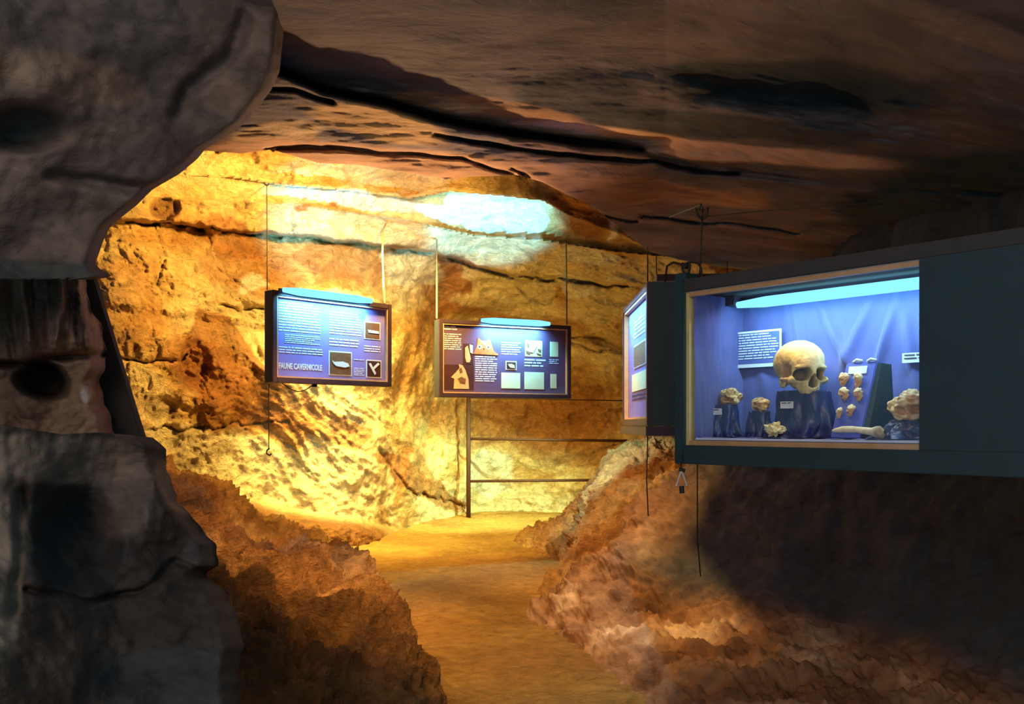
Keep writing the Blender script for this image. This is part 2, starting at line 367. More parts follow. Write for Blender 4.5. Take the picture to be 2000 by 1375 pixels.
for pts, c, k in [([(380, 600), (450, 620), (520, 730), (620, 780), (730, 850), (700, 880), (600, 850), (500, 830), (400, 780), (350, 740)], RU, .75),
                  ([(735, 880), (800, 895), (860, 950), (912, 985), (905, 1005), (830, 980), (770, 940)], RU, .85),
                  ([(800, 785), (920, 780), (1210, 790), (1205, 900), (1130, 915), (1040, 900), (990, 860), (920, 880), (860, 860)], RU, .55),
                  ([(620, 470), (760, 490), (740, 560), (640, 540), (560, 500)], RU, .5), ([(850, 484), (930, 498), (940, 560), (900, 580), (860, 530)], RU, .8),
                  ([(875, 378), (960, 382), (1052, 394), (1070, 430), (1058, 466), (980, 460), (920, 452), (884, 432), (868, 400)], WH, 1),  # bright light on the vault facet, painted as white rock
                  ([(560, 362), (640, 368), (720, 378), (800, 396), (880, 404), (890, 440), (820, 436), (740, 420), (660, 402), (560, 392)], WH, .95),  # left part of the vault's light band, painted pale
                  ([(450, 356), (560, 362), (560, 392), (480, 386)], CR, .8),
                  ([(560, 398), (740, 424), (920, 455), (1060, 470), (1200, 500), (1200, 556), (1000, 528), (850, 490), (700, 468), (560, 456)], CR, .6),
                  ([(1095, 478), (1150, 486), (1215, 500), (1180, 516), (1100, 506)], WH, .9), ([(1090, 535), (1150, 542), (1165, 578), (1110, 585)], WH, .8),  # light reaching right of the vault, painted in white
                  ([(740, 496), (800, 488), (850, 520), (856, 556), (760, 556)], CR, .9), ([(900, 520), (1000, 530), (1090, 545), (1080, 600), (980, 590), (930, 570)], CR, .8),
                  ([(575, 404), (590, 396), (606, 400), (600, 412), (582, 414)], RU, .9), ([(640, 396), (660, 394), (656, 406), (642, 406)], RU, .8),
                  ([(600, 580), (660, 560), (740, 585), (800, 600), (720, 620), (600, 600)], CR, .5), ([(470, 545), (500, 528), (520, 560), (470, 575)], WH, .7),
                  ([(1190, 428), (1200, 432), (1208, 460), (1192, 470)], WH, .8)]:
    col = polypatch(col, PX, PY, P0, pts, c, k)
streak = ridged(Pd * 2.2, 4)[..., None]
col = col * (1 - .35 * ((lowleft * (.25 + .75 * ribm))[..., None]) * (1 - sst(-.6, .7, streak)))
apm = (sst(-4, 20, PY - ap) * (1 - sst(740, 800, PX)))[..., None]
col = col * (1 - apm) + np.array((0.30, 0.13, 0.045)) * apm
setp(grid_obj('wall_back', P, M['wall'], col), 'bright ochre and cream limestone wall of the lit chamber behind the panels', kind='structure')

def wallD(px, py, _D=D.copy()):
    return float(_D[int((py - 130) / 2.4), int((px + 260) / 2.6)])

# ---- helpers for sheets of near rock that roll away behind their outline
def rolled(P, k, out, n_roll):
    """append rows that carry the rock on behind its outline, following the line of the passage and opening outwards"""
    last = P[-1:]; a = np.linspace(0, 1, n_roll + 1)[1:, None, None]
    eye = np.array((0, 0, CH))
    return np.concatenate([P, eye + (last - eye) * (1 + a * k) + a * np.array(out)], 0)

# ---- roof
n1, n2 = 330, 520
px = np.linspace(230, 2500, n2); v = np.linspace(0, 1, n1) ** 0.85
lipx = [230, 400, 470, 530, 620, 700, 800, 870, 920, 1010, 1060, 1110, 1150, 1190, 1230, 1270, 1330, 1400, 1490, 1700, 2500]
lipy = [300, 294, 300, 292, 318, 322, 338, 350, 345, 342, 356, 382, 398, 428, 462, 492, 508, 520, 531, 560, 600]
lip = np.interp(px, lipx, lipy)
PY = -420 + (lip[None] + 420) * v[:, None]; PX = np.repeat(px[None], n1, 0)
hz = np.interp(PX, [230, 1300, 2000, 2500], [1.35, 1.35, 1.05, 0.95])
D0 = hz * F / (HZ - PY); P0 = world(PX, PY, D0)
ck = np.interp(PX, [230, 545, 640, 760, 850, 1000, 1150, 1250, 1370, 1500, 1750, 2500], [90, 140, 178, 205, 232, 262, 280, 292, 332, 345, 372, 400])
disp = 0.10 * fbm(P0 * 0.9, 3) + sst(0, 220, PY) * (0.05 * fbm(stretch(P0, 1.3, 2.5, 5), 4) + 0.018 * ridged(stretch(P0, 3, 6, 6), 4)) + 0.03 * fbm(stretch(P0, .8, 1.5, 3), 3)
disp -= 0.30 * sst(-4, 10, PY - ck) * (1 - sst(900, 1500, PX) * 0.7)            # thick lower bed hangs below the crack
for pts, wd, dep in [([(545, 140), (640, 180), (760, 205), (850, 232), (1000, 262), (1150, 280), (1250, 292)], 6, 0.28),
                     ([(530, 176), (580, 178), (650, 200)], 4, 0.2), ([(850, 262), (1000, 290), (1150, 308), (1280, 318), (1370, 338), (1440, 342)], 4, 0.2),
                     ([(1000, 330), (1190, 425), (1245, 434), (1260, 422), (1370, 434), (1470, 440), (1560, 455)], 3, 0.12),
                     ([(520, 292), (600, 286), (700, 292), (900, 310), (1010, 345)], 4, 0.14)]:
    jx = 6 * fbm(P0 * 4, 3)
    disp += dep * np.exp(-(polydist(PX + jx, PY + jx, pts) / wd) ** 2)
disp += 0.5 * (1 - sst(0.3, 1.0, np.hypot((PX - 1590) / 330, (PY - 170) / 75) + .3 * fbm(P0 * 1.5, 3))) * .5
D = D0 + disp; P = world(PX, PY, D)
col = pal(stretch(P0, 1, 2.2, 4), 1.0, [(0.125, 0.105, 0.11), (0.18, 0.145, 0.145), (0.235, 0.185, 0.175), (0.31, 0.235, 0.20)])
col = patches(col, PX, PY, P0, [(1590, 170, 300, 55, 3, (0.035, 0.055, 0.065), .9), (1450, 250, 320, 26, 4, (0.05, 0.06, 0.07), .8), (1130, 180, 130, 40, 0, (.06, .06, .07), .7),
    (950, 215, 180, 24, 10, (0.55, 0.30, 0.14), .8), (1180, 262, 170, 14, 6, (0.95, 0.6, 0.36), 1), (1480, 302, 330, 19, 5, (0.95, 0.62, 0.44), 1),  # pale orange bands paint the light caught by the ledges
    (740, 240, 150, 32, 12, (0.75, 0.46, 0.18), .95), (520, 268, 110, 24, -12, (0.7, 0.5, 0.26), .9), (900, 335, 560, 34, 6, (0.6, .33, .15), .85),  # orange beds near the lip carry painted lamplight
    (1900, 60, 160, 30, 20, (0.4, .26, .19), .7), (1150, 340, 200, 60, 20, (0.30, 0.17, 0.12), .7), (1950, 400, 320, 120, 0, (0.03, 0.06, 0.07), .9),  # far right patch darkens the rock that no lamp reaches
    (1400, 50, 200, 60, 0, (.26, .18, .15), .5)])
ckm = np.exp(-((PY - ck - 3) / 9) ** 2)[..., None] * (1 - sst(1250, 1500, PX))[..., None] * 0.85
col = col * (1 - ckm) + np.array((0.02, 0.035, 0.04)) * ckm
nr = 40
P = rolled(P, 0.5, (0, 0.3, 0.9), nr); col = np.concatenate([col, np.repeat(col[-1:], nr, 0)], 0)
P[-nr:] += 0.08 * fbm(P[-nr:] * 2, 3)[..., None] * np.linspace(0, 1, nr)[:, None, None]
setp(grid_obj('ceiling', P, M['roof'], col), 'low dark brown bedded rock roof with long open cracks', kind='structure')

# ---- upper left overhang (nearest, smooth)
n1, n2 = 230, 200
py = np.linspace(-420, 546, n1); u = np.linspace(0, 1, n2)
ex = np.interp(py, [-420, 0, 140, 175, 235, 262, 290, 312, 340, 370, 400, 425, 445, 470, 515, 530, 540, 546],
               [640, 560, 546, 530, 484, 450, 402, 384, 350, 298, 268, 236, 214, 202, 186, 200, 224, 180])
PX = -900 + (ex[:, None] + 900) * u[None]; PY = np.repeat(py[:, None], n2, 1)
D0 = 1.9 + 1.0 * sst(-600, 600, PX) + 0.25 * sst(0, 500, PY)
P0 = world(PX, PY, D0)
fold = (PX * 0.8 - PY * 0.6) / 260.0
disp = 0.14 * fbm(P0 * 1.1, 3) + 0.05 * fbm(P0 * 3.0, 4) + 0.05 * np.sin(fold * 3 + 1.5 * fbm(P0 * 0.9, 2)) + 0.18 * (1 - sst(0, 30, ex[:, None] - PX)) ** 2
jx = 10 * fbm(P0 * 4, 3)
disp += 0.05 * np.exp(-(polydist(PX + jx, PY + jx, [(100, 345), (160, 352), (260, 370), (310, 372)]) / 12) ** 2)
disp += 0.05 * np.exp(-(polydist(PX + jx, PY + jx, [(470, 30), (450, 90), (370, 180), (350, 225)]) / 16) ** 2)
disp += 0.12 * (1 - sst(0.3, 1, np.hypot((PX - 40) / 110, (PY - 250) / 60)))
P = world(PX, PY, D0 + disp)
col = pal(P0, 1.6, [(0.12, 0.105, 0.10), (0.165, 0.13, 0.115), (0.20, 0.15, 0.125), (0.27, 0.19, 0.15)])
col = patches(col, PX, PY, P0, [(120, 150, 160, 50, 15, (.32, .22, .15), .6), (450, 190, 60, 40, 0, (.3, .2, .15), .5), (50, 250, 90, 50, 0, (.07, .075, .075), .7),
    (260, 330, 200, 60, 5, (.12, .10, .1), .5), (60, 530, 160, 24, 0, (.05, .07, .075), .7)])
P = rolled(P, 0.12, (-0.1, 0, 0.35), 24); col = np.concatenate([col, np.repeat(col[-1:], 24, 0)], 0)
PT = np.transpose(P, (1, 0, 2)); PT = rolled(PT, 0.5, (-0.45, 0, 0.1), 24); col = np.transpose(col, (1, 0, 2)); col = np.concatenate([col, np.repeat(col[-1:], 24, 0)], 0)
setp(grid_obj('wall_left', PT, M['near'], col), 'smooth grey-brown overhanging rock filling the upper left', kind='structure')

# ---- fluted flowstone pillar at the left
n1, n2 = 240, 200
py = np.linspace(420, 1000, n1); u = np.linspace(0, 1, n2)
ex = np.interp(py, [420, 550, 600, 640, 690, 740, 790, 830, 1000], [150, 165, 178, 198, 210, 196, 204, 222, 240]) + 4 * np.sin(py / 9.0) * np.sin(py / 31.)
PX = -500 + (ex[:, None] + 500) * u[None]; PY = np.repeat(py[:, None], n2, 1)
D0 = 2.9 + 0.45 * sst(-400, 200, PX); P0 = world(PX, PY, D0)
fl = fbm(np.stack([P0[..., 0] * 9 + 0.6 * P0[..., 2], P0[..., 1] * 0.2, P0[..., 2] * 0.8], -1), 3)
top = 1 - sst(660, 720, PY)
disp = top * (-0.16 * (1 - 2 * np.abs(fl))) + 0.06 * fbm(P0 * 3, 4) + 0.3 * (1 - sst(0, 40, ex[:, None] - PX)) ** 2 + .02 * ridged(P0 * 9, 3)
hol = 1 - sst(0.55, 1.0, np.hypot((PX - 85) / 62, (PY - 745) / 46) + 0.2 * fbm(P0 * 5, 3))
disp += 0.35 * hol
disp += 0.12 * np.exp(-(polydist(PX, PY, [(0, 712), (50, 712), (100, 700), (200, 692)]) / 7) ** 2)
P = world(PX, PY, D0 + disp)
col = pal(P0, 3.0, [(0.10, 0.07, 0.055), (0.20, 0.13, 0.095), (0.30, 0.2, 0.14), (0.34, 0.23, 0.17)])
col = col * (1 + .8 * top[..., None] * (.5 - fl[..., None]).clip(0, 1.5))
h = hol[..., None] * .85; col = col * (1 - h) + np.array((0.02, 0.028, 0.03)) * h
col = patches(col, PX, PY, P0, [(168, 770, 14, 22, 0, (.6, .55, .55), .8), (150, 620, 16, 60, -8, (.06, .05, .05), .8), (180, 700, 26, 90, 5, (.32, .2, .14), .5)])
PT = rolled(np.transpose(P, (1, 0, 2)), 0.25, (-0.35, 0, 0), 20); col = np.transpose(col, (1, 0, 2)); col = np.concatenate([col, np.repeat(col[-1:], 20, 0)], 0)
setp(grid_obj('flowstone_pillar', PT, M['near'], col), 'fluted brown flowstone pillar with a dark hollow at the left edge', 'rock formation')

# ---- dark board with a straight slanting edge behind the pillar
a, b, c_, d_ = at(60, 470, 3.75), at(158, 470, 3.75), at(310, 960, 3.75), at(60, 960, 3.75)
MB().hexa([tuple(d_), tuple(c_), tuple(d_ + Vector((0, .05, 0))), tuple(c_ + Vector((0, .05, 0))), tuple(a), tuple(b), tuple(a + Vector((0, .05, 0))), tuple(b + Vector((0, .05, 0)))])\
    .build('leaning_board', M['board'], bevel=0.006)
setp(bpy.data.objects['leaning_board'], 'flat dark board with a straight slanting edge leaning behind the flowstone pillar', 'board')

# ---- lower left outcrop
n1, n2 = 300, 240
v = np.linspace(0, 1, n1); u = np.linspace(0, 1, n2)
py = 850 + 800 * v
ex = np.interp(py, [850, 872, 890, 920, 950, 975, 1000, 1040, 1060, 1085, 1105, 1118, 1128, 1150, 1190, 1250, 1320, 1375, 1650],
               [300, 326, 322, 330, 338, 348, 368, 402, 420, 424, 428, 404, 402, 436, 458, 475, 464, 470, 520]) + 3 * np.sin(py / 7.0) * np.sin(py / 23.)
PX = -700 + (ex[:, None] + 700) * u[None]
PY = np.repeat(py[:, None], n2, 1) + (1 - v[:, None]) ** 6 * np.interp(PX, [-700, 0, 120, 200, 330], [-40, -20, -2, -6, 8])
D0 = 1.75 + 0.55 * sst(-300, 400, PX) - 0.35 * sst(900, 1500, PY); P0 = world(PX, PY, D0)
disp = 0.12 * fbm(P0 * 1.7, 3) + 0.045 * fbm(P0 * 5, 4) + 0.22 * (1 - sst(0, 50, ex[:, None] - PX)) ** 2
disp -= 0.05 * ridged(np.stack([P0[..., 0] * 7, P0[..., 1], P0[..., 2] * 1.6], -1), 3) * sst(200, 330, PX) * (1 - sst(1020, 1080, PY))
jx = 12 * fbm(P0 * 6, 3)
disp += 0.035 * np.exp(-(polydist(PX + jx, PY + jx, [(60, 1160), (180, 1178), (260, 1160), (330, 1115), (345, 1098), (400, 1122)]) / 8) ** 2)
disp += 0.05 * np.exp(-(polydist(PX + jx, PY + jx, [(40, 960), (45, 1040), (32, 1200)]) / 12) ** 2)
disp += 0.1 * (1 - sst(0.4, 1, np.hypot((PX - 150) / 100, (PY - 1060) / 120)))
P = world(PX, PY, D0 + disp)
col = pal(P0, 2.2, [(0.030, 0.026, 0.024), (0.048, 0.038, 0.033), (0.08, 0.058, 0.045), (0.15, 0.10, 0.07)])
col = patches(col, PX, PY, P0, [(150, 1060, 110, 120, 0, (.03, .033, .035), .8), (10, 1080, 36, 220, 0, (.26, .21, .16), .7), (60, 890, 240, 50, 4, (.24, .185, .14), .7),
    (240, 960, 60, 90, 0, (.17, .13, .11), .5), (340, 950, 26, 60, -30, (.30, .19, .12), .8), (390, 1080, 36, 40, 0, (.08, .07, .07), .7), (330, 1330, 200, 80, 0, (.04, .05, .055), .6),
    ])
PT = np.transpose(P, (1, 0, 2)); CT = np.transpose(col, (1, 0, 2))
PT = rolled(PT, 0.4, (-0.3, 0, 0), 22); CT = np.concatenate([CT, np.repeat(CT[-1:], 22, 0)], 0)
P = np.transpose(PT, (1, 0, 2))[::-1]; col = np.transpose(CT, (1, 0, 2))[::-1]
P = rolled(P, 0.4, (-0.1, 0, -0.3), 20); col = np.concatenate([col, np.repeat(col[-1:], 20, 0)], 0)
setp(grid_obj('rock_outcrop', P, M['near'], col), 'big dark grey-brown rock outcrop at the lower left corner beside the path', 'rock')

# ---- lofted banks
def loft(keys, ny, nq, ref=None):
    Ys = np.array([k[0] for k in keys]); prof = np.array([k[1] for k in keys], float)    # K, npts, 2
    m = prof.shape[1]; q = np.linspace(0, m - 1, nq); yy = np.linspace(Ys[0], Ys[-1], ny)
    out = np.zeros((ny, nq, 3))
    def cub(x, xs, f):    # smooth (Catmull-like) interpolation through a Hermite basis
        i = np.clip(np.searchsorted(xs, x) - 1, 0, len(xs) - 2); h = xs[i + 1] - xs[i]; t = (x - xs[i]) / h
        g = np.gradient(f, xs, axis=0); s = (-1,) + (1,) * (f.ndim - 1); t = t.reshape(s); h = h.reshape(s)
        return (2*t**3-3*t**2+1)*f[i] + (t**3-2*t**2+t)*h*g[i] + (-2*t**3+3*t**2)*f[i+1] + (t**3-t**2)*h*g[i+1]
    a = cub(yy, Ys, prof)                       # ny, m, 2
    b = cub(q, np.arange(m, dtype=float), np.transpose(a, (1, 0, 2)))   # nq, ny, 2
    b = np.transpose(b, (1, 0, 2)); out[..., 0] = b[..., 0]; out[..., 1] = yy[:, None]; out[..., 2] = b[..., 1]
    return out
def normals(P):
    a = np.gradient(P, axis=0); b = np.gradient(P, axis=1); n = np.cross(a, b); return n / (np.linalg.norm(n, axis=-1, keepdims=True) + 1e-9)

P0 = loft([(2.2, [(.15, -.06), (-.25, .08), (-.6, .2), (-1.1, .4), (-1.7, .7), (-3, 1.0)]),
           (3.5, [(-.12, -.06), (-.4, .07), (-.75, .2), (-1.2, .42), (-1.8, .8), (-3, 1.1)]),
           (5, [(-.5, -.06), (-.75, .12), (-1.1, .3), (-1.6, .5), (-2.2, .8), (-3.4, 1.2)]),
           (6.2, [(-.9, -.06), (-1.1, .12), (-1.45, .28), (-1.9, .48), (-2.4, .8), (-3.5, 1.15)]),
           (7.4, [(-1.25, -.06), (-1.5, .14), (-1.8, .26), (-2.2, .45), (-2.75, .74), (-3.8, 1.1)]),
           (8.3, [(-1.65, -.06), (-1.85, .08), (-2.1, .18), (-2.5, .36), (-3.0, .66), (-4.2, 1.0)]),
           (9.3, [(-2.3, -.1), (-2.5, -.04), (-2.8, .02), (-3.2, .12), (-3.8, .4), (-4.8, .7)])], 560, 360)
N = normals(P0)
if N[..., 2].mean() < 0: N = -N
Pe = np.stack([P0[..., 0] * 1.3 + P0[..., 1] * .5, P0[..., 1] * 0.9, P0[..., 2] * 12], -1)
edge = sst(0, 0.12, P0[..., 2] + .06)
d = edge * (0.05 * ridged(Pe, 5) + 0.02 * ridged(Pe * 2.3, 4) + 0.05 * fbm(P0 * 2.0, 4) + 0.022 * ridged(P0 * 10, 5) * (1 + noise(P0 * 2)))
# benches
d = d + 0.05 * edge * np.sin(P0[..., 2] * 22 + 4 * fbm(P0 * 1.2, 3))
P = P0 + N * d[..., None]
col = pal(stretch(P0, 1.5, .8, 3), 1.3, [(0.15, 0.07, 0.028), (0.30, 0.14, 0.045), (0.44, 0.23, 0.075), (0.62, 0.38, 0.15)])
setp(grid_obj('rock_bank', P, M['bank'], col), 'rough orange-brown rock bank sloping down to the left edge of the path', 'rock bank')

P0 = loft([(5.5, [(.1, -.3), (.3, -.25), (.5, -.2), (.8, -.1), (1.2, .0), (1.8, .3), (2.6, .8)]),
           (6.4, [(.05, -.06), (.3, .03), (.5, .08), (.8, .2), (1.2, .45), (1.8, .8), (2.6, 1.2)]),
           (7.2, [(.3, -.06), (.5, .06), (.62, .2), (.8, .45), (1.1, .72), (1.6, .85), (2.5, 1.2)]),
           (8.0, [(.42, -.06), (.55, .1), (.68, .35), (.86, .72), (1.15, .92), (1.6, .98), (2.6, 1.2)]),
           (8.7, [(.2, -.06), (.35, .08), (.6, .25), (.9, .7), (1.2, .98), (1.7, 1.02), (2.7, 1.3)]),
           (9.5, [(-.08, -.06), (.2, .05), (.5, .14), (.85, .42), (1.3, .92), (1.9, 1.1), (2.9, 1.4)]),
           (10.5, [(.3, -.06), (.55, .03), (.75, .12), (1.1, .4), (1.5, .85), (2.1, 1.1), (3.1, 1.4)]),
           (12.3, [(.7, -.06), (.95, .05), (1.1, .2), (1.4, .6), (1.8, .9), (2.4, 1.2), (3.3, 1.5)])], 360, 240)
N = normals(P0)
if N[..., 2].mean() < 0: N = -N
ca, sa = math.cos(R(40)), math.sin(R(40))
Pe = np.stack([P0[..., 0] * ca + P0[..., 2] * sa, P0[..., 1] * .8, (-P0[..., 0] * sa + P0[..., 2] * ca) * 4], -1)
edge = sst(0, 0.12, P0[..., 2] + .06)
d = edge * (0.06 * ridged(Pe * 2.4, 5) + 0.04 * fbm(P0 * 2.5, 4) + 0.028 * ridged(P0 * 9, 5))
P = P0 + N * d[..., None]
col = pal(P0, 1.6, [(0.34, 0.14, 0.045), (0.50, 0.24, 0.075), (0.64, 0.37, 0.13), (0.78, 0.58, 0.32)])
G2 = P.reshape(-1, 3)
setp(grid_obj('rock_bank', P, M['bank'], col), 'ribbed orange rock bank rising right of the path below the hanging cases', 'rock bank')

P0 = loft([(0.6, [(.9, -.06), (1.2, .0), (1.6, .05), (2.2, .3), (2.4, 1.0), (2.5, 1.8), (2.4, 3.0)]),
           (2.4, [(.85, -.06), (1.1, .02), (1.55, .06), (2.0, .25), (2.2, 1.0), (2.35, 1.8), (2.4, 3.0)]),
           (4.0, [(.5, -.06), (.8, .03), (1.3, .08), (1.72, .2), (1.95, .9), (2.2, 1.7), (2.3, 3.0)]),
           (5.0, [(.3, -.06), (.55, .06), (.95, .18), (1.3, .45), (1.6, 1.0), (2.05, 1.9), (2.3, 3.0)]),
           (5.85, [(.1, -.06), (.45, .18), (.68, .42), (.90, .66), (1.27, .97), (2.0, 2.2), (2.4, 3.1)]),
           (6.5, [(.7, -.3), (.8, -.1), (1.0, .1), (1.2, .3), (1.6, .6), (2.3, 2.2), (2.6, 3.2)])], 420, 330)
N = normals(P0)
if N[..., 0].mean() > 0: N = -N
Pe = np.stack([P0[..., 0] * 2 + P0[..., 1] * 1.2, P0[..., 1] * 1.4, P0[..., 2] * 3], -1)
foot = (1 - sst(0.15, 0.5, P0[..., 2])) + sst(5.0, 5.8, P0[..., 1]) * (1 - sst(.8, 1.3, P0[..., 2]))
foot = np.clip(foot, 0, 1) * sst(0, .1, P0[..., 2] + .06)
d = foot * (0.06 * ridged(Pe * 1.5, 5) + .035 * ridged(P0 * 8, 5)) + 0.06 * fbm(P0 * 1.6, 4) * sst(0, .3, P0[..., 2]) + .012 * fbm(P0 * 9, 3)
P = P0 + N * d[..., None]
G3 = P.reshape(-1, 3)
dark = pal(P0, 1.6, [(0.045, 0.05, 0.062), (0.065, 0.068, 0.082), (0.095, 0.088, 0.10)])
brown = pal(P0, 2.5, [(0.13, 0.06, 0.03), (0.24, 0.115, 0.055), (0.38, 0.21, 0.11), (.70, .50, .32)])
bl = sst(5.2, 5.7, P0[..., 1]) * (1 - sst(.5, 1.1, P0[..., 2])) + (1 - sst(.14, .36, P0[..., 2] + .05 * fbm(P0 * 2, 3)))  # brown foot against dark wall: shadow edge painted on one rock
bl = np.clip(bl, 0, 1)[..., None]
teal = sst(1.6, 2.3, P0[..., 0])[..., None] * .6  # darker to the right: the unlit wall put into the colour
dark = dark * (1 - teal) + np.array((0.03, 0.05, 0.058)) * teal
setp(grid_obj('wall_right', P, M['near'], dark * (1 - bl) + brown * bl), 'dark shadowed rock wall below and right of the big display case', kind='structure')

# ---- floor
X, Y = np.meshgrid(np.linspace(-5, 3.2, 420), np.linspace(0.3, 13.2, 620))
P0 = np.stack([X, Y, np.zeros_like(X)], -1)
Z = 0.014 * fbm(P0 * 0.9, 3) + 0.012 * ridged(stretch(P0, 3, 8, 1), 4) + 0.006 * noise(P0 * 22)
P0[..., 2] = Z
col = pal(P0, 1.4, [(0.36, 0.18, 0.045), (0.45, 0.25, 0.06), (0.56, 0.33, 0.085)])
setp(grid_obj('floor', P0, M['floor'], col), 'trodden ochre earth path winding to the back of the cave', kind='structure')

# ================================================================== LIGHT BOXES
def text_mesh(body, size):
    cu = bpy.data.curves.new('t', 'FONT'); cu.body = body; cu.size = size; cu.extrude = 0.001; cu.offset = 0.03; cu.resolution_u = 3
    o = bpy.data.objects.new('t', cu); C.objects.link(o); bpy.context.view_layer.update()
    me = bpy.data.meshes.new_from_object(o.evaluated_get(bpy.context.evaluated_depsgraph_get()))
    bpy.data.objects.remove(o); bpy.data.curves.remove(cu)
    me.transform(Matrix.Rotation(R(90), 4, 'X')); return me
def text_obj(name, body, x, z, y, width, height, m, parent):
    me = text_mesh(body, 1.0); xs = [v.co.x for v in me.vertices]; zs = [v.co.z for v in me.vertices]
    sx = width / (max(xs) - min(xs)); sz = height / (max(zs) - min(zs)); x0, z0 = min(xs), min(zs)
    for v in me.vertices: v.co = ((v.co.x - x0) * sx, v.co.y, (v.co.z - z0) * sz)
    o = newobj(name, me, m, parent); o.location = (x, y, z); return o
def greek(x0, x1, z0, z1, y, line, seed=0, fill=0.45):
    """rows of word-sized dashes standing for the unreadably small print"""
    rr = random.Random(seed); b = MB(); z = z1
    while z - line > z0:
        x = x0; endx = x1 - (rr.random() * 0.25 * (x1 - x0) if rr.random() < .35 else 0)
        while x < endx - line * .6:
            wl = min(line * rr.uniform(.8, 4.2), endx - x); b.box(x, x + wl, y - .0012, y, z - line * fill, z); x += wl + line * .45
        z -= line
    return b

def light_box(name, loc, rz, W, H, dep, paper, label, tube_rng, cat='display panel', bez=0.035, tube_r=0.028, ty=-0.03):
    t = empty(name, loc, rz, label, cat)
    b = MB(); b.box(0, W, dep - .01, dep, 0, H); b.box(0, .012, 0.012, dep - .01, 0, H); b.box(W - .012, W, 0.012, dep - .01, 0, H)
    b.box(.012, W - .012, 0.012, dep - .01, 0, .012); b.box(.012, W - .012, 0.012, dep - .01, H - .012, H); b.build('housing', M['black'], t)
    f = MB(); f.box(0, bez, -.012, .012, 0, H); f.box(W - bez, W, -.012, .012, 0, H); f.box(bez, W - bez, -.012, .012, 0, bez); f.box(bez, W - bez, -.012, .012, H - bez, H)
    f.build('frame', M['frame'], t, bevel=.003)
    g = .009; e = bez
    s = MB(); s.box(e, e + g, -.006, .015, e, H - e); s.box(W - e - g, W - e, -.006, .015, e, H - e); s.box(e + g, W - e - g, -.006, .015, e, e + g); s.box(e + g, W - e - g, -.006, .015, H - e - g, H - e)
    s.build('inner_beading', M['wood'], t)
    MB().box(.014, W - .014, .016, .020, .014, H - .014).build('backing_sheet', paper, t)
    MB().box(e + g, W - e - g, -.005, -.003, e + g, H - e - g).build('glass_pane', M['glass'], t)
    if tube_rng:
        u0, u1 = tube_rng; zc = H + 0.004
        MB().tube([(W * (u0 + (u1 - u0) * k / 6), ty, zc) for k in range(7)], [tube_r * .6] + [tube_r] * 5 + [tube_r * .6], 14).build('fluorescent_tube', M['tube'], t, smooth=True)  # tube shape stands in for the glow over the top frame
        MB().box(W * u0 - .02, W * u1 + .02, ty + tube_r * .8, ty + tube_r * .8 + .012, zc - .01, zc + .012).build('tube_holder', M['frame'], t)
    return t
def uv(t, W, H, bez=0.044):
    def f(u, v): return bez + u * (W - 2 * bez), H - bez - v * (H - 2 * bez)
    return f
def print_card(t, f, u0, u1, v0, v1, m, name='photograph', border=None, y=.014):
    x0, z1 = f(u0, v0); x1, z0 = f(u1, v1)
    if border is not None:
        o = MB().box(x0, x1, y - .001, y + .002, z0, z1).build(name, border, t)
        bd = .008; MB().box(x0 + bd, x1 - bd, y - .0025, y - .001, z0 + bd, z1 - bd).build('picture', m, o)
        return o
    return MB().box(x0, x1, y - .001, y + .002, z0, z1).build(name, m, t)
def poly(f, pts, y0, y1, b=None):
    b = b or MB(); return b.prism([f(u, v) for u, v in pts], y0, y1)

def panel_lamp(t, xc, wd, H, e):
    rot = Matrix.Rotation(t.rotation_euler.z, 3, 'Z'); o = Vector(t.location)
    lo = lamp('panel_tube_light', 'AREA', o + rot @ Vector((xc, -.085, H - .01)), o + rot @ Vector((xc, .03, H * .55)), e, COOL, wd, .03)
    lo.data.spread = R(115); lo.rotation_euler = (rot @ Matrix.Rotation(R(30), 3, 'X')).to_euler()

# ---- first panel: cave fauna
W, H = 1.03, 0.625
p1 = light_box('light_box', (-1.625, 6.0, 1.54), math.atan2(.75, .70), W, H, .09, M['blue'],
               'left hanging panel of blue paper headed FAUNE CAVERNICOLE with three small photographs', (0.07, 0.80))
f = uv(p1, W, H)
def txt(t, f, u0, u1, v0, v1, line, m, seed, y=.0152):
    x0, z1 = f(u0, v0); x1, z0 = f(u1, v1); return greek(x0, x1, z0, z1, y, line, seed).build('text_block', m, t)
txt(p1, f, .02, .38, .05, .44, .019, M['ink'], 1); txt(p1, f, .07, .38, .46, .60, .013, M['ink'], 12); txt(p1, f, .02, .40, .62, .74, .017, M['ink'], 2)
txt(p1, f, .46, .76, .10, .44, .019, M['ink'], 3); txt(p1, f, .46, .76, .46, .60, .021, M['ink'], 4)
txt(p1, f, .79, .95, .52, .64, .018, M['ink'], 5); txt(p1, f, .69, .79, .72, .76, .012, M['ink'], 6); txt(p1, f, .69, .79, .84, .96, .012, M['ink'], 7)
x0, z0 = f(.02, .905); text_obj('title_lettering', 'FAUNE CAVERNICOLE', x0, z0, .015, .375 * (W - .088), .042, M['white'], p1)
c = print_card(p1, f, .79, .95, .185, .43, M['photo'], border=M['white'])
poly(f, [(.82, .30), (.93, .31), (.935, .345), (.83, .34)], .008, .0112).build('pale_animal', M['white'], c)
c = print_card(p1, f, .455, .67, .63, .955, M['photo'], border=M['white'])
poly(f, [(.48, .755), (.50, .775), (.58, .765), (.63, .785), (.645, .825), (.60, .845), (.52, .83), (.495, .80)], .008, .0112).build('pale_animal', M['white'], c)
c = print_card(p1, f, .81, .96, .715, .965, M['photo2'], border=M['white'])
bb = poly(f, [(.83, .77), (.85, .76), (.905, .90), (.89, .925)], .008, .0112); poly(f, [(.925, .75), (.94, .77), (.875, .86), (.86, .84)], .0083, .0112, bb)
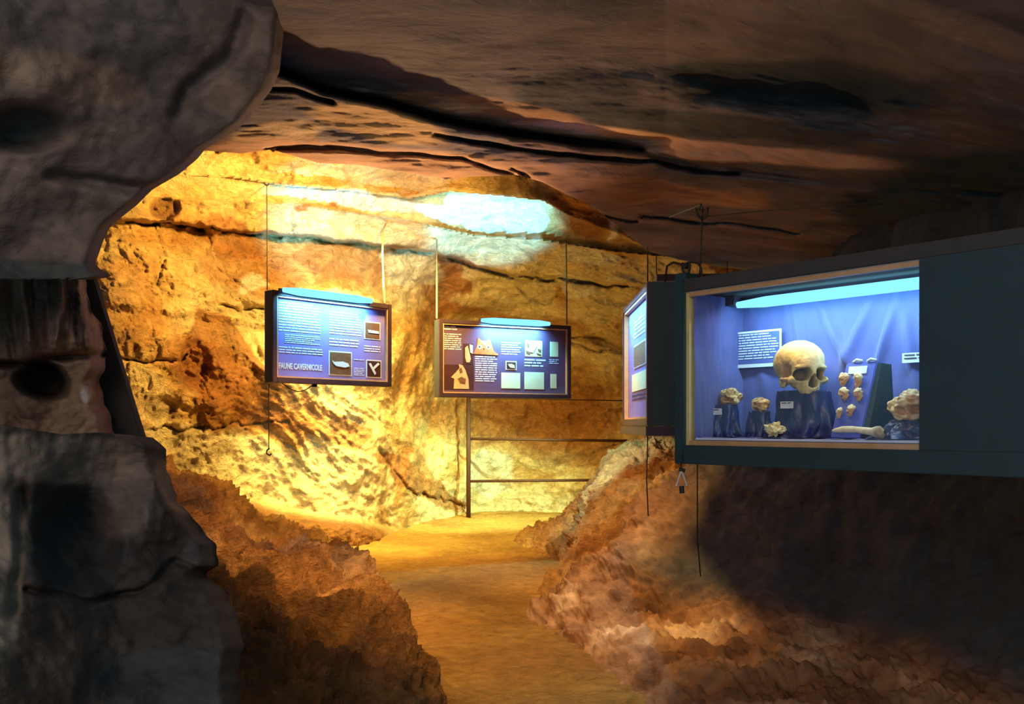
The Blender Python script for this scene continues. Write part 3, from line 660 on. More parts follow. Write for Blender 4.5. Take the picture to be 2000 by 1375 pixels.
bb.build('pale_animal', M['white'], c)
MB().tube([(.11 + .26 * k / 12, .05, -.0 - .055 * math.sin(math.pi * k / 12)) for k in range(13)], .0035).build('cable_loop', M['wire'], p1)
MB().box(.36, .385, .03, .06, -.02, 0).build('cable_gland', M['wire'], p1)
panel_lamp(p1, .44, .70, H, 13)

# ---- second panel: owl and bat
W2, H2 = 1.265, 0.66
p2 = light_box('light_box', (-.619, 7.5, 1.487), math.atan2(.53, 1.152), W2, H2, .11, M['plum'],
               'middle hanging panel of purple paper with owl and bat pictures and pale green cards', (0.30, 0.82))
f = uv(p2, W2, H2)
txt(p2, f, .0, .135, .02, .10, .02, M['ink'], 21); txt(p2, f, .0, .14, .13, .40, .018, M['ink'], 22)
c = print_card(p2, f, .155, .235, .27, .58, M['photo2']); poly(f, [(.17, .33), (.19, .30), (.20, .38), (.215, .50), (.205, .55), (.18, .55), (.17, .48)], .010, .0128).build('pale_shape', M['cream'], c)
poly(f, [(.205, .28), (.23, .29), (.23, .42), (.21, .40)], .010, .0128).build('pale_shape', M['white'], c)
c = print_card(p2, f, .005, .238, .59, .96, M['photo2'])
poly(f, [(.08, .95), (.085, .80), (.06, .78), (.10, .70), (.125, .64), (.12, .58), (.15, .60), (.17, .66), (.195, .80), (.20, .95)], .010, .0128).build('bat_picture', M['cream'], c)
poly(f, [(.11, .80), (.14, .77), (.175, .80), (.17, .88), (.13, .87)], .0085, .010).build('bat_body', M['photo'], c)
poly(f, [(.12, .66), (.14, .63), (.15, .70), (.13, .72)], .0085, .010).build('bat_body', M['photo'], c)
ow = poly(f, [(.235, .42), (.25, .36), (.262, .30), (.270, .17), (.30, .215), (.345, .215), (.362, .175), (.385, .30), (.40, .37), (.435, .41), (.43, .43)], .010, .0145).build('owl_picture', M['orange'], p2)
poly(f, [(.29, .22), (.35, .22), (.325, .30)], .0085, .010).build('owl_brow', M['cream'], ow)
for (uc, vc) in ((.283, .31), (.352, .31)):
    poly(f, [(uc + .02 * math.cos(a), vc + .035 * math.sin(a)) for a in np.linspace(0, 2 * math.pi, 14, endpoint=False)], .0085, .010).build('owl_eye_disc', M['cream'], ow)
    poly(f, [(uc + .007 * math.cos(a), vc + .013 * math.sin(a)) for a in np.linspace(0, 2 * math.pi, 10, endpoint=False)], .007, .0085).build('owl_pupil', M['photo2'], ow)
poly(f, [(.312, .33), (.322, .33), (.317, .37)], .0085, .010).build('owl_beak', M['photo2'], ow)
txt(p2, f, .25, .425, .45, .86, .019, M['ink'], 23); txt(p2, f, .46, .62, .22, .46, .02, M['ink'], 24)
c = print_card(p2, f, .495, .585, .51, .645, M['photo2'], border=M['ink']); poly(f, [(.51, .56), (.54, .55), (.565, .57), (.57, .62), (.53, .61)], .008, .0112).build('pale_shape', M['cream'], c)
print_card(p2, f, .46, .615, .69, .93, M['palegreen'], 'card'); print_card(p2, f, .65, .815, .67, .935, M['palegreen'], 'card')
c = print_card(p2, f, .655, .80, .18, .43, M['cream']); poly(f, [(.70, .36), (.735, .22), (.755, .25), (.72, .37)], .008, .0128).build('white_shape', M['white'], c)
for q in ((.67, .22, .69, .30), (.76, .30, .79, .36), (.66, .34, .70, .40), (.75, .37, .79, .41)):
    poly(f, [(q[0], q[1]), (q[2], q[1] + .02), (q[2] - .005, q[3]), (q[0] + .005, q[3] - .02)], .010, .0128).build('brown_shape', M['photo'], c)
txt(p2, f, .65, .83, .47, .63, .026, M['white'], 25)
print_card(p2, f, .866, .936, .185, .42, M['palegreen'], 'card'); print_card(p2, f, .87, .922, .69, .915, M['palegreen'], 'card')
txt(p2, f, .86, .94, .46, .56, .016, M['ink'], 26)
panel_lamp(p2, .68, .55, H2, 17)

# ---- third panel seen almost edge-on
W3, H3 = .95, .66
p3 = light_box('light_box', (.635, 5.0, 1.245), R(-90.4), W3, H3, .15, M['blue'],
               'right hanging panel seen almost edge-on beside the big case, its black end towards us', None)
f = uv(p3, W3, H3)
txt(p3, f, .3, .75, .12, .30, .02, M['ink'], 31); print_card(p3, f, .30, .80, .34, .55, M['photo'], 'photograph', border=M['ink'])
print_card(p3, f, .2, .85, .60, .76, M['palegreen'], 'card'); txt(p3, f, .2, .85, .79, .88, .02, M['darkink'], 32)
MB().box(-.02, W3 + .02, -.02, .19, -.045, -.002).build('bottom_tray', M['frame'], p3)
MB().box(.05, .9, .010, .024, H3 - .03, H3 - .012).build('fluorescent_tube', M['tube'], p3)
panel_lamp(p3, .5, .8, H3, 9)

# ================================================================== BIG DISPLAY CASE
L0 = Vector((.54, 2.75, 0)); RZ = math.atan2(-.55, .476); tv = Vector((math.cos(RZ), math.sin(RZ), 0)); nv = Vector((-math.sin(RZ), math.cos(RZ), 0))
def CP(s, d, z): return L0 + tv * s + nv * d + Vector((0, 0, z))
def s_of(px, d):
    k = (px - 1000) / F; a = L0 + nv * d
    return (k * a.y - a.x) / (tv.x - k * tv.y)
def pc(px, py, d):
    s = s_of(px, d); p = CP(s, d, 0); z = CH - (py - HZ) / F * p.y; return s, z, p.y
WG = .727; ZB, ZT = 1.188, 1.658; SH = 1.210
case = empty('display_case', CP(0, 0, 1.13), RZ, 'large glazed black display case on the right holding the human skull and bones', 'display case')
z_ = lambda z: z - 1.13
b = MB(); b.box(-.035, 0, -.015, .29, z_(1.13), z_(1.70)); b.build('end_post', M['black'], case, bevel=.003)
MB().box(0, 1.2, -.012, .30, z_(1.13), z_(ZB)).build('base_plinth', M['black'], case, bevel=.002)
MB().box(0, 1.2, -.012, .30, z_(ZT + .003), z_(1.70)).build('top_board', M['board'], case, bevel=.002)
MB().box(WG, 1.2, -.012, .012, z_(ZB), z_(ZT + .003)).build('wide_end_board', M['black'], case)
MB().box(0, 1.2, .285, .30, z_(ZB), z_(ZT)).build('back_board', M['board'], case)
MB().box(.02, 1.19, .012, .285, z_(ZB), z_(SH - .006)).build('shelf', M['satin'], case)
MB().box(.012, WG, .0, .012, z_(ZB), z_(ZB + .014)).build('bottom_bead', M['wood'], case)
MB().box(.02, WG, .018, .026, z_(SH - .008), z_(SH)).build('shelf_edge_strip', M['ink'], case)
MB().box(.012, WG, -.002, .012, z_(ZT - .012), z_(ZT + .001)).build('top_bead', M['wood'], case)
MB().box(0, .012, .0, .05, z_(ZB), z_(ZT)).build('side_bead', M['pine'], case)
MB().box(0, WG, -.006, -.003, z_(ZB), z_(ZT)).build('glass_pane', M['glass'], case)
MB().box(0, WG, -.004, .001, z_(ZT + .001), z_(ZT + .006)).build('steel_trim', M['steel'], case)
MB().tube([(.06 + .8 * k / 8, .185, z_(1.632)) for k in range(9)], [.010] + [.017] * 8, 16).build('fluorescent_tube', M['tube'], case, smooth=True)
MB().box(.0, .06, .165, .205, z_(1.63), z_(1.66)).build('tube_holder', M['frame'], case)
for zz in (1.636, 1.62):
    MB().tube([(.012, .12, z_(zz)), (.02, .12, z_(zz))], .004).build('screw', M['white'], case)
lamp('case_tube_light', 'AREA', CP(.40, .13, 1.622), CP(.40, .19, 1.2), 1.9, (.6, .84, 1.0), .6, .03).rotation_euler = (R(14), 0, RZ)
lamp('case_tube_glow', 'AREA', CP(.42, .12, 1.60), CP(.42, .26, 1.58), 2.7, (.25, .8, 1.0), .6, .03).rotation_euler = (Matrix.Rotation(RZ, 3, 'Z') @ Matrix.Rotation(R(75), 3, 'X')).to_euler()
# warm spot added to brighten the bones
lamp('case_warm_spot', 'SPOT', CP(.30, .02, 1.63), CP(.36, .14, 1.36), 3.2, (1.0, .74, .30), .02, spot=80, blend=.8)

# curtain lining
S, Zg = np.meshgrid(np.linspace(0.004, 1.19, 260), np.linspace(SH - .004, ZT, 110))
cs = 0
for cx, cz, w_, a_, sl in [(.23, 1.50, .012, .012, .15), (.36, 1.50, .018, .016, .5), (.42, 1.52, .02, .014, -.45), (.50, 1.48, .014, .014, -.3), (.10, 1.42, .02, .008, .1), (.58, 1.45, .018, .014, .2), (.30, 1.36, .03, .01, -.2)]:
    cs = cs + 1.35 * a_ * np.exp(-(((S - cx) + sl * (Zg - cz)) / w_) ** 2) * np.exp(-((Zg - cz) / .12) ** 2)
Pn = np.stack([S, np.zeros_like(S), Zg], -1)
Yc = .268 - cs - .008 * fbm(stretch(Pn, 9, 1, 3), 3) * 1.0
Pb = np.stack([S, Yc, Zg - 1.13], -1)
grid_obj('back_curtain', Pb, M['velvet'], parent=case)
T_, Zg = np.meshgrid(np.linspace(0.014, .27, 70), np.linspace(SH - .004, ZT, 110))
Pn = np.stack([T_, np.zeros_like(T_), Zg], -1)
Pb = np.stack([.016 + .006 * fbm(stretch(Pn, 12, 1, 4), 3) + .006, T_, Zg - 1.13], -1)
grid_obj('side_curtain', Pb, M['velvet'], parent=case)
# rumpled cloth on the shelf
S, T_ = np.meshgrid(np.linspace(.03, 1.0, 200), np.linspace(.03, .26, 60))
Pn = np.stack([S, T_, S * 0], -1)
Pb = np.stack([S, T_, z_(SH - .004) + .004 + .004 * fbm(Pn * 14, 3)], -1)
grid_obj('shelf_cloth', Pb, M['velvet'], parent=case)

def local_thing(name, px, d, z, label, cat, group=None, yaw=0):
    s = s_of(px, d); return empty(name, CP(s, d, z), RZ + yaw, label, cat, group)

# ---- skull
def skull():
    nU, nV = 300, 220
    U, V = np.meshgrid(np.linspace(0, 2 * math.pi, nU, endpoint=False), np.linspace(0.004, math.pi - .004, nV))
    d = np.stack([np.cos(U) * np.sin(V), np.sin(U) * np.sin(V), np.cos(V)], -1)
    def ell(c, r):
        c = np.array(c); r = np.array(r); dd = d / r; oo = -c / r
        a = (dd * dd).sum(-1); b = (dd * oo).sum(-1); cc = (oo * oo).sum() - 1
        disc = b * b - a * cc
        t = np.where(disc > 0, (-b + np.sqrt(np.maximum(disc, 0))) / a, 0); return np.maximum(t, 0)
    comps = [ell((0, .018, .022), (.069, .084, .062)), ell((0, -.018, .006), (.052, .062, .052)), ell((0, -.035, -.022), (.047, .042, .036)),
             ell((.043, -.032, -.026), (.018, .026, .012)), ell((-.043, -.032, -.026), (.018, .026, .012)), ell((0, -.046, -.046), (.029, .030, .028)),
             ell((0, -.058, .006), (.046, .014, .009)), ell((0, -.068, -.012), (.009, .014, .018)), ell((.046, .018, -.028), (.012, .016, .018)), ell((-.046, .018, -.028), (.012, .016, .018))]
    k = 260.0
    r = np.log(sum(np.exp(k * np.minimum(c, .2)) for c in comps)) / k
    P = d * r[..., None]
    x, y, z = P[..., 0], P[..., 1], P[..., 2]
    front = 1 - sst(-.02, 0.0, y)
    sock = np.zeros_like(x)
    for s in (-1, 1):
        ax = (x - s * .0265) / .0195; az = (z + .013 + .12 * s * (x - s * .0265)) / .0168
        q = (np.abs(ax) ** 2.6 + np.abs(az) ** 2.6) ** (1 / 2.6)
        sock = np.maximum(sock, (1 - sst(.82, 1.08, q)) * front)
    wn = np.interp(z, [-.050, -.044, -.034, -.020, -.012], [.001, .013, .0115, .006, .001])
    nose = (1 - sst(.75, 1.15, np.abs(x) / wn)) * (1 - sst(-.015, -.011, z)) * sst(-.050, -.046, z) * front
    P[..., 1] += .046 * sock + .032 * nose
    P[..., 0] -= np.sign(x) * .004 * sock
    # hollow temples
    tmp = np.exp(-(((P[..., 1] + .018) / .022) ** 2 + ((P[..., 2] + .0) / .026) ** 2)) * sst(.035, .055, np.abs(P[..., 0]))
    P[..., 0] -= np.sign(P[..., 0]) * .011 * tmp
    # hollow under the cheekbones and open base
    ch = np.exp(-(((np.abs(x) - .040) / .012) ** 2 + ((z + .048) / .012) ** 2)) * front
    P[..., 1] += .016 * ch
    rag = (1 - sst(-.072, -.062, P[..., 2]))
    P[..., 2] += rag * (.006 + .006 * noise(np.stack([x * 160, y * 60, z * 0], -1)))
    # tooth sockets along the upper jaw
    al = (1 - sst(-.068, -.058, z)) * front * (1 - sst(.026, .032, np.abs(x)))
    P[..., 1] += .0022 * al * np.sin(x * 1000)
    P += (.0010 * fbm(P * 60, 3))[..., None]
    base = np.array((.72, .56, .25)); brown = np.array((.36, .19, .08)); dk = np.array((.07, .03, .018))
    col = np.ones_like(P) * base * (1 + .12 * fbm(P * 30, 3))[..., None]
    st = np.clip(tmp * 1.1 + .45 * sst(.1, .6, fbm(P * 22 + 3, 3)) + .5 * (1 - sst(-.04, .0, z)) * sst(0, .5, fbm(P * 50, 3)), 0, .9)[..., None]
    col = col * (1 - st) + brown * st
    s2 = np.clip(sock + nose, 0, 1)[..., None] * .9; col = col * (1 - s2) + dk * s2
    return P, col
sk = local_thing('human_skull', 1566, .135, 1.4085, 'yellowed human skull without its jaw on a navy cloth stand in the big case', 'skull', yaw=R(56))
P, col = skull(); grid_obj('cranium', P * np.array((1.04, 1.0, 1.08)), M['bone'], col, parent=sk, wrap=True)
for s in (-1, 1):    # cheek arches
    MB().tube([(s * .046 * 1.05, -.046, -.027), (s * .064, -.028, -.0265), (s * .068, -.008, -.026), (s * .052, .012, -.020)], [.006, .005, .004, .004], 10).build('cheek_arch', M['bone'], sk, smooth=True)
for o in sk.children:
    if o.name.startswith('cheek_arch'):
        ca_ = o.data.color_attributes.new('Col', 'FLOAT_COLOR', 'POINT'); ca_.data.foreach_set('color', np.tile(np.array([.55, .38, .2, 1], np.float32), len(o.data.vertices)))

# ---- draped stands
def drape(name, px, d, ztop, rt, rb, label, seed, sx=1.0, folds=7, amp=.22, zb=SH, tilt=0.0):
    t = local_thing(name, px, d, zb + .003, label, 'cloth stand')
    h = ztop - zb - .003; nz, na = 60, 160
    Vv = np.concatenate([np.linspace(0, 1, 14)[:-1] * 0, np.linspace(0, 1, nz)]); rad = np.concatenate([np.linspace(0.02, 1, 14)[:-1], np.ones(nz)])
    A, Vg = np.meshgrid(np.linspace(0, 2 * math.pi, na, endpoint=False), Vv); Rd = np.repeat(rad[:, None], na, 1)
    k = Vg ** 1.1
    r = (rt + (rb - rt) * k) * Rd
    dn = np.stack([np.cos(A) * 1.3 + seed, np.sin(A) * 1.3, Vg * 1.2], -1)
    fo = np.sin(folds * A + seed + 2.5 * fbm(dn, 2)) * amp * k + .12 * fbm(dn * 2, 3) * k
    r = r * (1 + fo)
    sq = (np.abs(np.cos(A)) ** 5 + np.abs(np.sin(A)) ** 5) ** (-1 / 5); r = r * (sq * (1 - k) + k)
    X = r * np.cos(A) * sx; Yy = r * np.sin(A) * .62; Z = h * (1 - Vg) + tilt * X * (1 - Vg) - .004 * (1 - Rd) * 0 + .004 * fbm(dn * 4, 2) * (Vg < .98)
    X += .1 * h * np.sin(Vg * 6 + seed) * .3
    Yy = np.clip(Yy, -.13, .25 - d)
    grid_obj('draped_cloth', np.stack([X, Yy, np.maximum(Z, 0)], -1), M['satin'], parent=t, wrap=True)
    return t, h
def label_card(t, x, y, z, w, h, rows=3, rx=0):
    o = MB().box(-w / 2, w / 2, 0, .0015, 0, h).build('label_card', M['white'], t); o.location = (x, y, z); o.rotation_euler = (rx, 0, 0)
    greek(-w / 2 + .004, w / 2 - .004, .002, h - .003, -.0002, h / (rows + .6), 3, .35).build('text_block', M['darkink'], o)
sA, hA = drape('cloth_stand', 1412, .15, 1.312, .042, .062, 'navy cloth stand with a white label under the leftmost bone in the case', 1.0)
label_card(sA, -.006, -.0375, hA - .030, .056, .020, 2)
sB, hB = drape('cloth_stand', 1483, .135, 1.290, .030, .042, 'small navy cloth stand under the domed bone fragment left of the skull', 2.7, folds=6)
sC, hC = drape('cloth_stand', 1572, .135, 1.348, .072, .090, 'wide dark navy cloth stand with a tilted white label carrying the human skull', 4.2, folds=8, amp=.18)
label_card(sC, -.022, -.0600, hC - .050, .042, .020, 2)
sD, hD = drape('cloth_stand', 1775, .14, 1.262, .042, .098, 'low navy cloth mound under the large bone at the right end of the case', 6.1, folds=7)

# ---- bone fragments
def blob(name, parent, size, seed, amp=.4, cut=None, cols=((.74, .53, .20), (.40, .18, .06)), freq=1.2, shape=None):
    U, V = np.meshgrid(np.linspace(0, 2 * math.pi, 90, endpoint=False), np.linspace(0.01, math.pi - .01, 64))
    d = np.stack([np.cos(U) * np.sin(V), np.sin(U) * np.sin(V), np.cos(V)], -1)
    r = 1 + amp * fbm(d * freq + seed * 3.1, 3) + .05 * ridged(d * 2 + seed, 2) - .05
    P = d * r[..., None]
    if cut: # hollow notches
        for cx, cz, cr, dp in cut:
            q = np.hypot(P[..., 0] - cx, P[..., 2] - cz) / cr + .15 * noise(d * 5 + seed)
            P[..., 1] += dp * (1 - sst(.75, 1.1, q)) * (P[..., 1] < 0)
    mk = sst(-.1, .5, fbm(d * 2.2 + seed, 4))
    if cut:
        for cx, cz, cr, dp in cut:
            q = np.hypot(d[..., 0] * r - cx, d[..., 2] * r - cz) / cr; mk = np.maximum(mk, (1 - sst(.8, 1.1, q)) * (d[..., 1] < 0) * 1.0)
    mk = mk[..., None]; col = np.array(cols[0]) * (1 - mk) + np.array(cols[1]) * mk
    return grid_obj(name, P * np.array(size), M['bone'], col, parent=parent, wrap=True)
def bone_thing(name, px, py, d, size, seed, label, cat='bone', cut=None, amp=.4, zmin=None, **kw):
    s, z, yy = pc(px, py, d)
    t = empty(name, CP(s, d, z), RZ, label, cat)
    o = blob('bone_body', t, size, seed, amp, cut, **kw)
    if zmin is not None:
        lo = min(v.co.z for v in o.data.vertices); t.location.z = zmin - lo
    return t
bone_thing('skull_fragment', 1427, 771, .15, (.032, .024, .026), 1.2, 'small cream and brown skull fragment on the leftmost cloth stand in the case', cut=[(-.25, -.15, .42, .9), (.35, -.35, .3, .3)], zmin=1.3125)
bone_thing('skull_fragment', 1485, 795, .135, (.031, .022, .022), 4.4, 'yellowish domed bone fragment on the small stand left of the skull', amp=.15, cut=[(-.2, -.8, .35, .5)], zmin=1.288)
bone_thing('bone_chip', 1512, 838, .06, (.027, .018, .019), 7.7, 'angular yellow bone chip lying on the shelf left of the skull stand', amp=.5, zmin=SH + .004, cols=((.78, .70, .36), (.6, .45, .2)), freq=1.6)
bone_thing('skull_fragment', 1778, 790, .14, (.052, .042, .042), 9.3, 'large orange-tan jaw bone on the low cloth mound at the right end of the case', amp=.35, cut=[(.45, -.25, .3, .6), (-.2, -.35, .3, .2)], zmin=1.258, cols=((.80, .56, .28), (.55, .28, .12)))

# long bone on the shelf
s0, s1 = s_of(1626, .06), s_of(1728, .06)
lb = empty('long_bone', CP(s0, .06, SH + .006), RZ, 'long pale limb bone lying on the shelf in front of the blue easel', 'bone')
n_, k_ = 60, 24; tt = np.linspace(0, 1, n_); A = np.linspace(0, 2 * math.pi, k_, endpoint=False)
rr = np.interp(tt, [0, .05, .2, .5, .75, .85, .93, 1], [.003, .006, .009, .009, .011, .017, .018, .006])
TT, AA = np.meshgrid(tt, A, indexing='ij'); RR = np.repeat(rr[:, None], k_, 1) * (1 + .25 * sst(.75, .95, TT) * np.cos(2 * AA + 1) + .06 * noise(np.stack([TT * 8, np.cos(AA), np.sin(AA)], -1)))
Pb = np.stack([TT * (s1 - s0), .006 * np.sin(TT * 3) + RR * np.cos(AA), .018 + .004 * np.sin(TT * 5) + RR * np.sin(AA)], -1)
col = np.ones_like(Pb) * np.array((.80, .72, .46)); m2 = (sst(.78, .9, TT) * (.6 + .4 * noise(Pb * 90)))[..., None] * .8; col = col * (1 - m2) + np.array((.42, .22, .1)) * m2
grid_obj('bone_shaft', Pb, M['bone'], col, parent=lb, wrap=True)

# ---- easel with six teeth
es = s_of(1672, .14)
ea = empty('specimen_easel', CP(es, .14, SH + .003), RZ, 'slanting blue wedge-shaped easel carrying six mounted teeth right of the skull', 'stand')
EH, EW = .212, .047
yb, yt = -.045, .015
MB().hexa([(-EW - .006, yb, 0), (EW - .01, yb, 0), (-EW - .006, .09, 0), (EW - .01, .09, 0), (-EW + .01, yt, EH), (EW + .006, yt, EH), (-EW + .01, .055, EH), (EW + .006, .055, EH)]).build('wedge_board', M['easel'], ea, bevel=.003)
MB().hexa([(EW - .0095, yb + .003, 0.002), (EW + .004, yb + .012, 0.002), (EW - .0095, .11, 0.002), (EW + .012, .11, 0.002), (EW + .0065, yt + .003, EH - .003), (EW + .014, yt + .010, EH - .004), (EW + .0065, .07, EH - .004), (EW + .02, .07, EH - .006)]).build('side_shade', M['black'], ea)  # black sheet stands for the wedge's right side in shadow
def face_y(z): return yb + (yt - yb) * z / EH
rx = -math.atan2(yt - yb, EH)
o = MB().box(-.030, .024, -.002, 0, 0, .022).build('label_card', M['white'], ea); o.location = (.004, face_y(.18) - .0005, .180); o.rotation_euler = (rx, 0, 0)
for cx in (-.005, .036):
    o = MB().tube([(-.012, 0, 0), (0, -.004, .006), (.014, 0, .002)], .004).build('clip', M['white'], ea, smooth=True); o.location = (cx, yt + .003, EH + .002)
k = 0
for (px, py, sw, shh, lab) in [(1650, 741, .018, .020, 'largest brown root tooth, top left on the blue easel'), (1678, 743, .015, .023, 'tall cream and brown tooth, top right on the blue easel'),
                          (1651, 770, .017, .020, 'hooked tan tooth in the middle row, left, of the blue easel'), (1679, 771, .015, .020, 'pale crowned tooth in the middle row, right, of the blue easel'),
                          (1642, 807, .010, .016, 'smallest narrow tooth, bottom left on the blue easel'), (1664, 802, .014, .016, 'short white-topped tooth, bottom right on the blue easel')]:
    k += 1
    z = None
    for it in range(4):    # point on the slanting face seen at this pixel
        dd = .14 + (face_y((z or 1.3) - SH - .003) if z else -.01); s, z, yy = pc(px, py, dd)
    t = empty('mounted_tooth', CP(s, dd - .007, z), RZ, lab, 'tooth', 'teeth on the easel')
    U, V = np.meshgrid(np.linspace(0, 2 * math.pi, 40, endpoint=False), np.linspace(0.01, math.pi - .01, 40))
    d = np.stack([np.cos(U) * np.sin(V), np.sin(U) * np.sin(V), np.cos(V)], -1)
    zz = d[..., 2]; wz = np.interp(zz, [-1, -.3, .2, .45, 1], [.50, .70, .85, 1.0, .95])
    P = np.stack([d[..., 0] * wz * sw + .12 * sw * np.sin(zz * 3 + k), d[..., 1] * wz * .010, zz * shh], -1)
    P[..., 0] *= 1 - .35 * (1 - sst(-.8, -.1, zz)) * (np.abs(d[..., 0]) < .25)
    P[..., 1] += .005 * (1 - sst(.0, .18, np.abs(d[..., 0] - .05))) * (1 - sst(-.3, .2, zz)) * (d[..., 1] < 0)
    P += (.0030 * fbm(P * 110 + k * 3.3, 3))[..., None]
    cr = sst(.1, .5, zz + .5 * noise(d * 3 + k))[..., None]
    col = np.array((.74, .60, .34)) * cr + np.array((.58, .34, .16)) * (1 - cr)
    grid_obj('tooth_body', P, M['bone'], col, parent=t, wrap=True)

# ---- text plaque and small wall label on the curtain
x0 = s_of(1440, .245); x1 = s_of(1526, .245)
pl = empty('text_plaque', CP(x0, .243, 1.435), RZ, 'white plaque of dense small print pinned to the curtain left of the skull', 'plaque')
pw, ph = x1 - x0, .117
MB().box(0, pw, 0, .004, 0, ph).build('plaque_board', M['white'], pl)
MB().box(.005, pw - .005, -.0008, 0, .012, ph - .006).build('print_ground', mat('lilac_print', (.08, .10, .30), .7), pl)
greek(.008, pw - .008, .014, ph - .010, -.0012, .0085, 8, .42).build('text_block', M['white'], pl)
s, z, yy = pc(1762, 700, .243)
wl = empty('wall_label', CP(s, .243, z - .013), RZ, 'narrow white label strip pinned to the curtain at the right end of the case', 'label')
MB().box(0, .11, 0, .002, 0, .027).build('label_card', M['white'], wl)
greek(.006, .10, .003, .023, -.001, .009, 5, .3).build('text_block', M['darkink'], wl)

# ================================================================== RAILING, WIRES, HARDWARE
rl = empty('railing', at(915, 1012, 11.9), 0, 'rust-brown metal railing with a tall post and three rails at the back of the path', 'railing')
bx = rl.location
def rel(p): return tuple(Vector(p) - bx)
MB().tube([rel((bx.x, 11.9, -.06)), rel((bx.x, 11.9, 1.66))], .030, 10).build('post', M['rail'], rl, smooth=True)
for (ya, yb_, pxr, r) in ((857, 861, 1225, .019), (940, 937, 1225, .019), (777, 783, 1235, .008)):
    a = at(915, ya, 11.9); b_ = at(pxr, yb_, 11.9); MB().tube([rel(a), rel(b_)], r, 8).build('rail', M['rail'], rl, smooth=True)

def wire(name, pts, r, m, label, cat='wire', group=None):
    p0 = Vector(pts[0]); o = MB().tube([Vector(p) - p0 for p in pts], r, 6).build(name, M[m], None, smooth=True); o.location = p0
    return setp(o, label, cat, group)
wire('hanging_wire', [at(521, 362, wallD(521, 362) - .02), at(522, 566, 6.05)], .0035, 'wire', 'thin dark wire holding the left end of the FAUNE CAVERNICOLE panel')
o = bpy.data.objects['hanging_wire']
MB().tube([(0.018 * math.cos(a), 0, .018 + .018 * math.sin(a)) for a in np.linspace(0, 6.28, 14)], .004).build('ring', M['wire'], o)
wire('hanging_rod', [at(762, 430, wallD(762, 430) - .02), at(754, 437, 9.0), at(748, 452, 8.6), at(747, 500, 8.0), at(751, 592, 6.75)], .008, 'ropewire', 'bent tan rod holding the right end of the FAUNE CAVERNICOLE panel', 'rod')
wire('hanging_wire', [at(853, 468, wallD(853, 468) - .02), at(853, 622, 7.58)], .007, 'ropewire', 'pale wire holding the left end of the owl and bat panel')
wire('hanging_wire', [at(1106, 470, wallD(1106, 470) - .02), at(1107, 634, 8.05)], .006, 'wire', 'dark wire holding the right end of the owl and bat panel')
wire('hanging_wire', [at(1264.5, 478, 6.9), at(1265, 549, 4.2)], .0035, 'wire', 'dark wire above the black end of the edge-on panel')
wire('hanging_wire', [at(1372, 408, 2.80), at(1366, 556, 2.80)], .0024, 'wire', 'dark wire from the roof anchor down to the big display case')
wire('guy_wire', [at(1372, 424, 2.8), at(1480, 413, 2.7), at(1760, 392, 2.5)], .0011, 'wire', 'very thin wire running right from the roof anchor')
h = wire('hook_line', [at(525, 750, 6.08), at(525, 876, 6.08)], .0035, 'wire', 'short dark line with a hook dangling below the FAUNE CAVERNICOLE panel', 'line')
MB().tube([(0.006, 0, -.44), (-.012, 0, -.455), (-.016, 0, -.475), (.006, 0, -.49), (.018, 0, -.478)], .006).build('hook', M['wire'], h)
wire('hanging_line', [at(1265, 850, 4.2), at(1263, 940, 4.2), at(1266, 1008, 4.2)], .0028, 'wire', 'thin dark line hanging below the edge-on panel to the bank', 'line')
h = wire('tie_line', [at(1331, 878, 2.74), at(1331, 918, 2.74)], .0022, 'wire', 'short line with a triangular shackle below the corner of the big case', 'line')
tri = [(0, 0, -.064), (-.0165, 0, -.112), (.0165, 0, -.112), (0, 0, -.064)]
MB().tube(tri, .0032).build('triangular_shackle', M['steel'], h)
MB().tube([(-.008, 0, -.060), (.010, 0, -.066)], .006).build('clamp', M['wire'], h); MB().tube([(0, 0, -.112), (0.002, 0, -.135)], .008).build('knot', M['wire'], h)
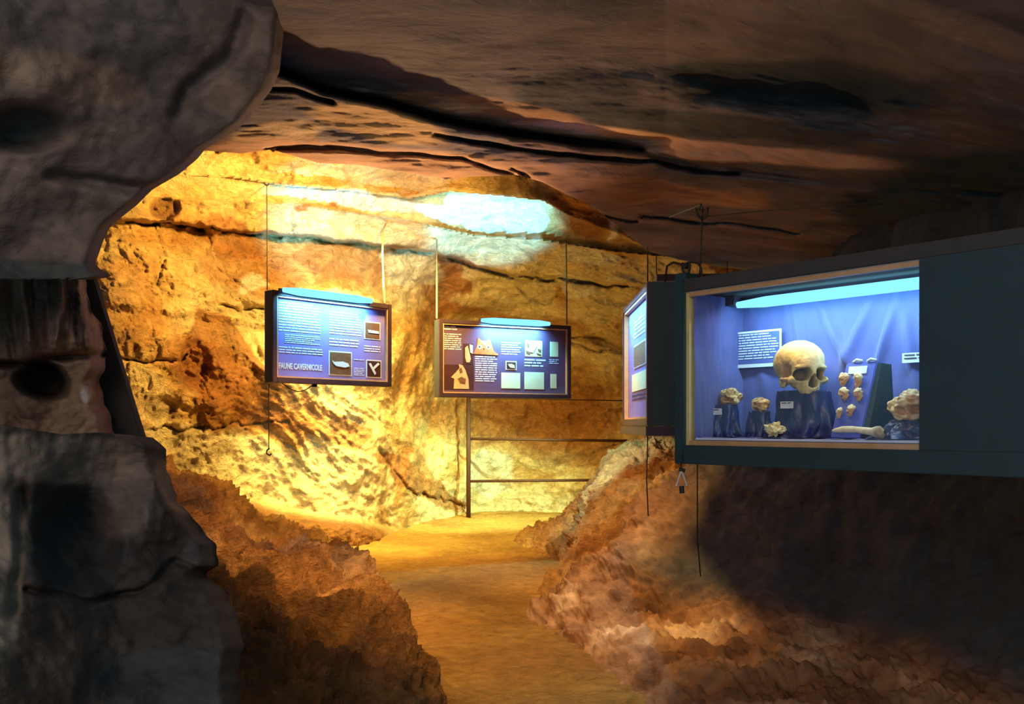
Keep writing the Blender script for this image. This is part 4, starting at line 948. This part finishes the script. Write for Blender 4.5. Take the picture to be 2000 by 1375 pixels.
wire('tie_line', [at(1362, 903, 2.72), at(1362, 1050, 2.9), at(1368, 1125, 3.0)], .0022, 'wire', 'long thin line falling from the base of the big case', 'line')

# roof anchor
an = empty('roof_anchor', at(1372, 418, 2.79), 0, 'dark eye-bolt anchor fixed in the roof above the big display case', 'anchor')
MB().tube([(0, .0, -.018), (-.016, 0, -.002), (-.02, 0, .018), (-.008, 0, .01), (-.005, 0, .032), (.004, 0, .012), (.018, 0, .02), (.015, 0, -.002), (0, 0, -.018)], .0042).build('eye_bolt', M['wire'], an, smooth=True)
MB().tube([(-.004, .0, .03), (-.004, .55, .12)], .004).build('bolt_shank', M['wire'], an)
# bracket on top of the case with its pulley and looped cable
br = empty('bracket', CP(-.018, .03, 1.70), RZ, 'black bracket with a pulley and looped cable on top of the case corner', 'bracket')
MB().box(-.028, .016, -.03, .03, 0, .024).build('bracket_block', M['black'], br, bevel=.002)
MB().tube([(-.020, 0, .062), (-.020, 0, .040), (-.012, 0, .026), (.004, 0, .024), (.008, 0, .040), (.008, 0, .062)], .004).build('clevis', M['wire'], br, smooth=True)
MB().tube([(-.006, -.008, .050), (-.006, .008, .050)], .009, 16).build('pulley_wheel', M['wire'], br)
MB().tube([(-.09, 0, .010), (-.082, 0, .060), (-.055, 0, .068), (-.02, 0, .055), (.01, 0, .060), (.04, 0, .052), (.052, 0, .035), (.055, 0, .0)], .0035).build('looped_cable', M['wire'], br, smooth=True)

# second case further back, only its top edge shows above
bc = empty('display_case', at(1283, 548, 6.8), R(-3), 'far display case of which only the brown top edge shows above the big case', 'display case')
MB().box(0, .60, 0, .45, -.045, .050).build('top_board', M['frame'], bc, bevel=.003)
MB().box(-.005, .42, -.006, 0, -.026, -.006).build('lit_edge_strip', M['white'], bc)  # white strip stands for the lit lower edge of the board
MB().box(0.0, .60, .01, .45, -.7, -.045).build('case_body', M['black'], bc)
for xx in (.02, .575):
    MB().tube([(xx, .2, .05), (xx, .3, .7)], .004).build('hanger', M['wire'], bc)
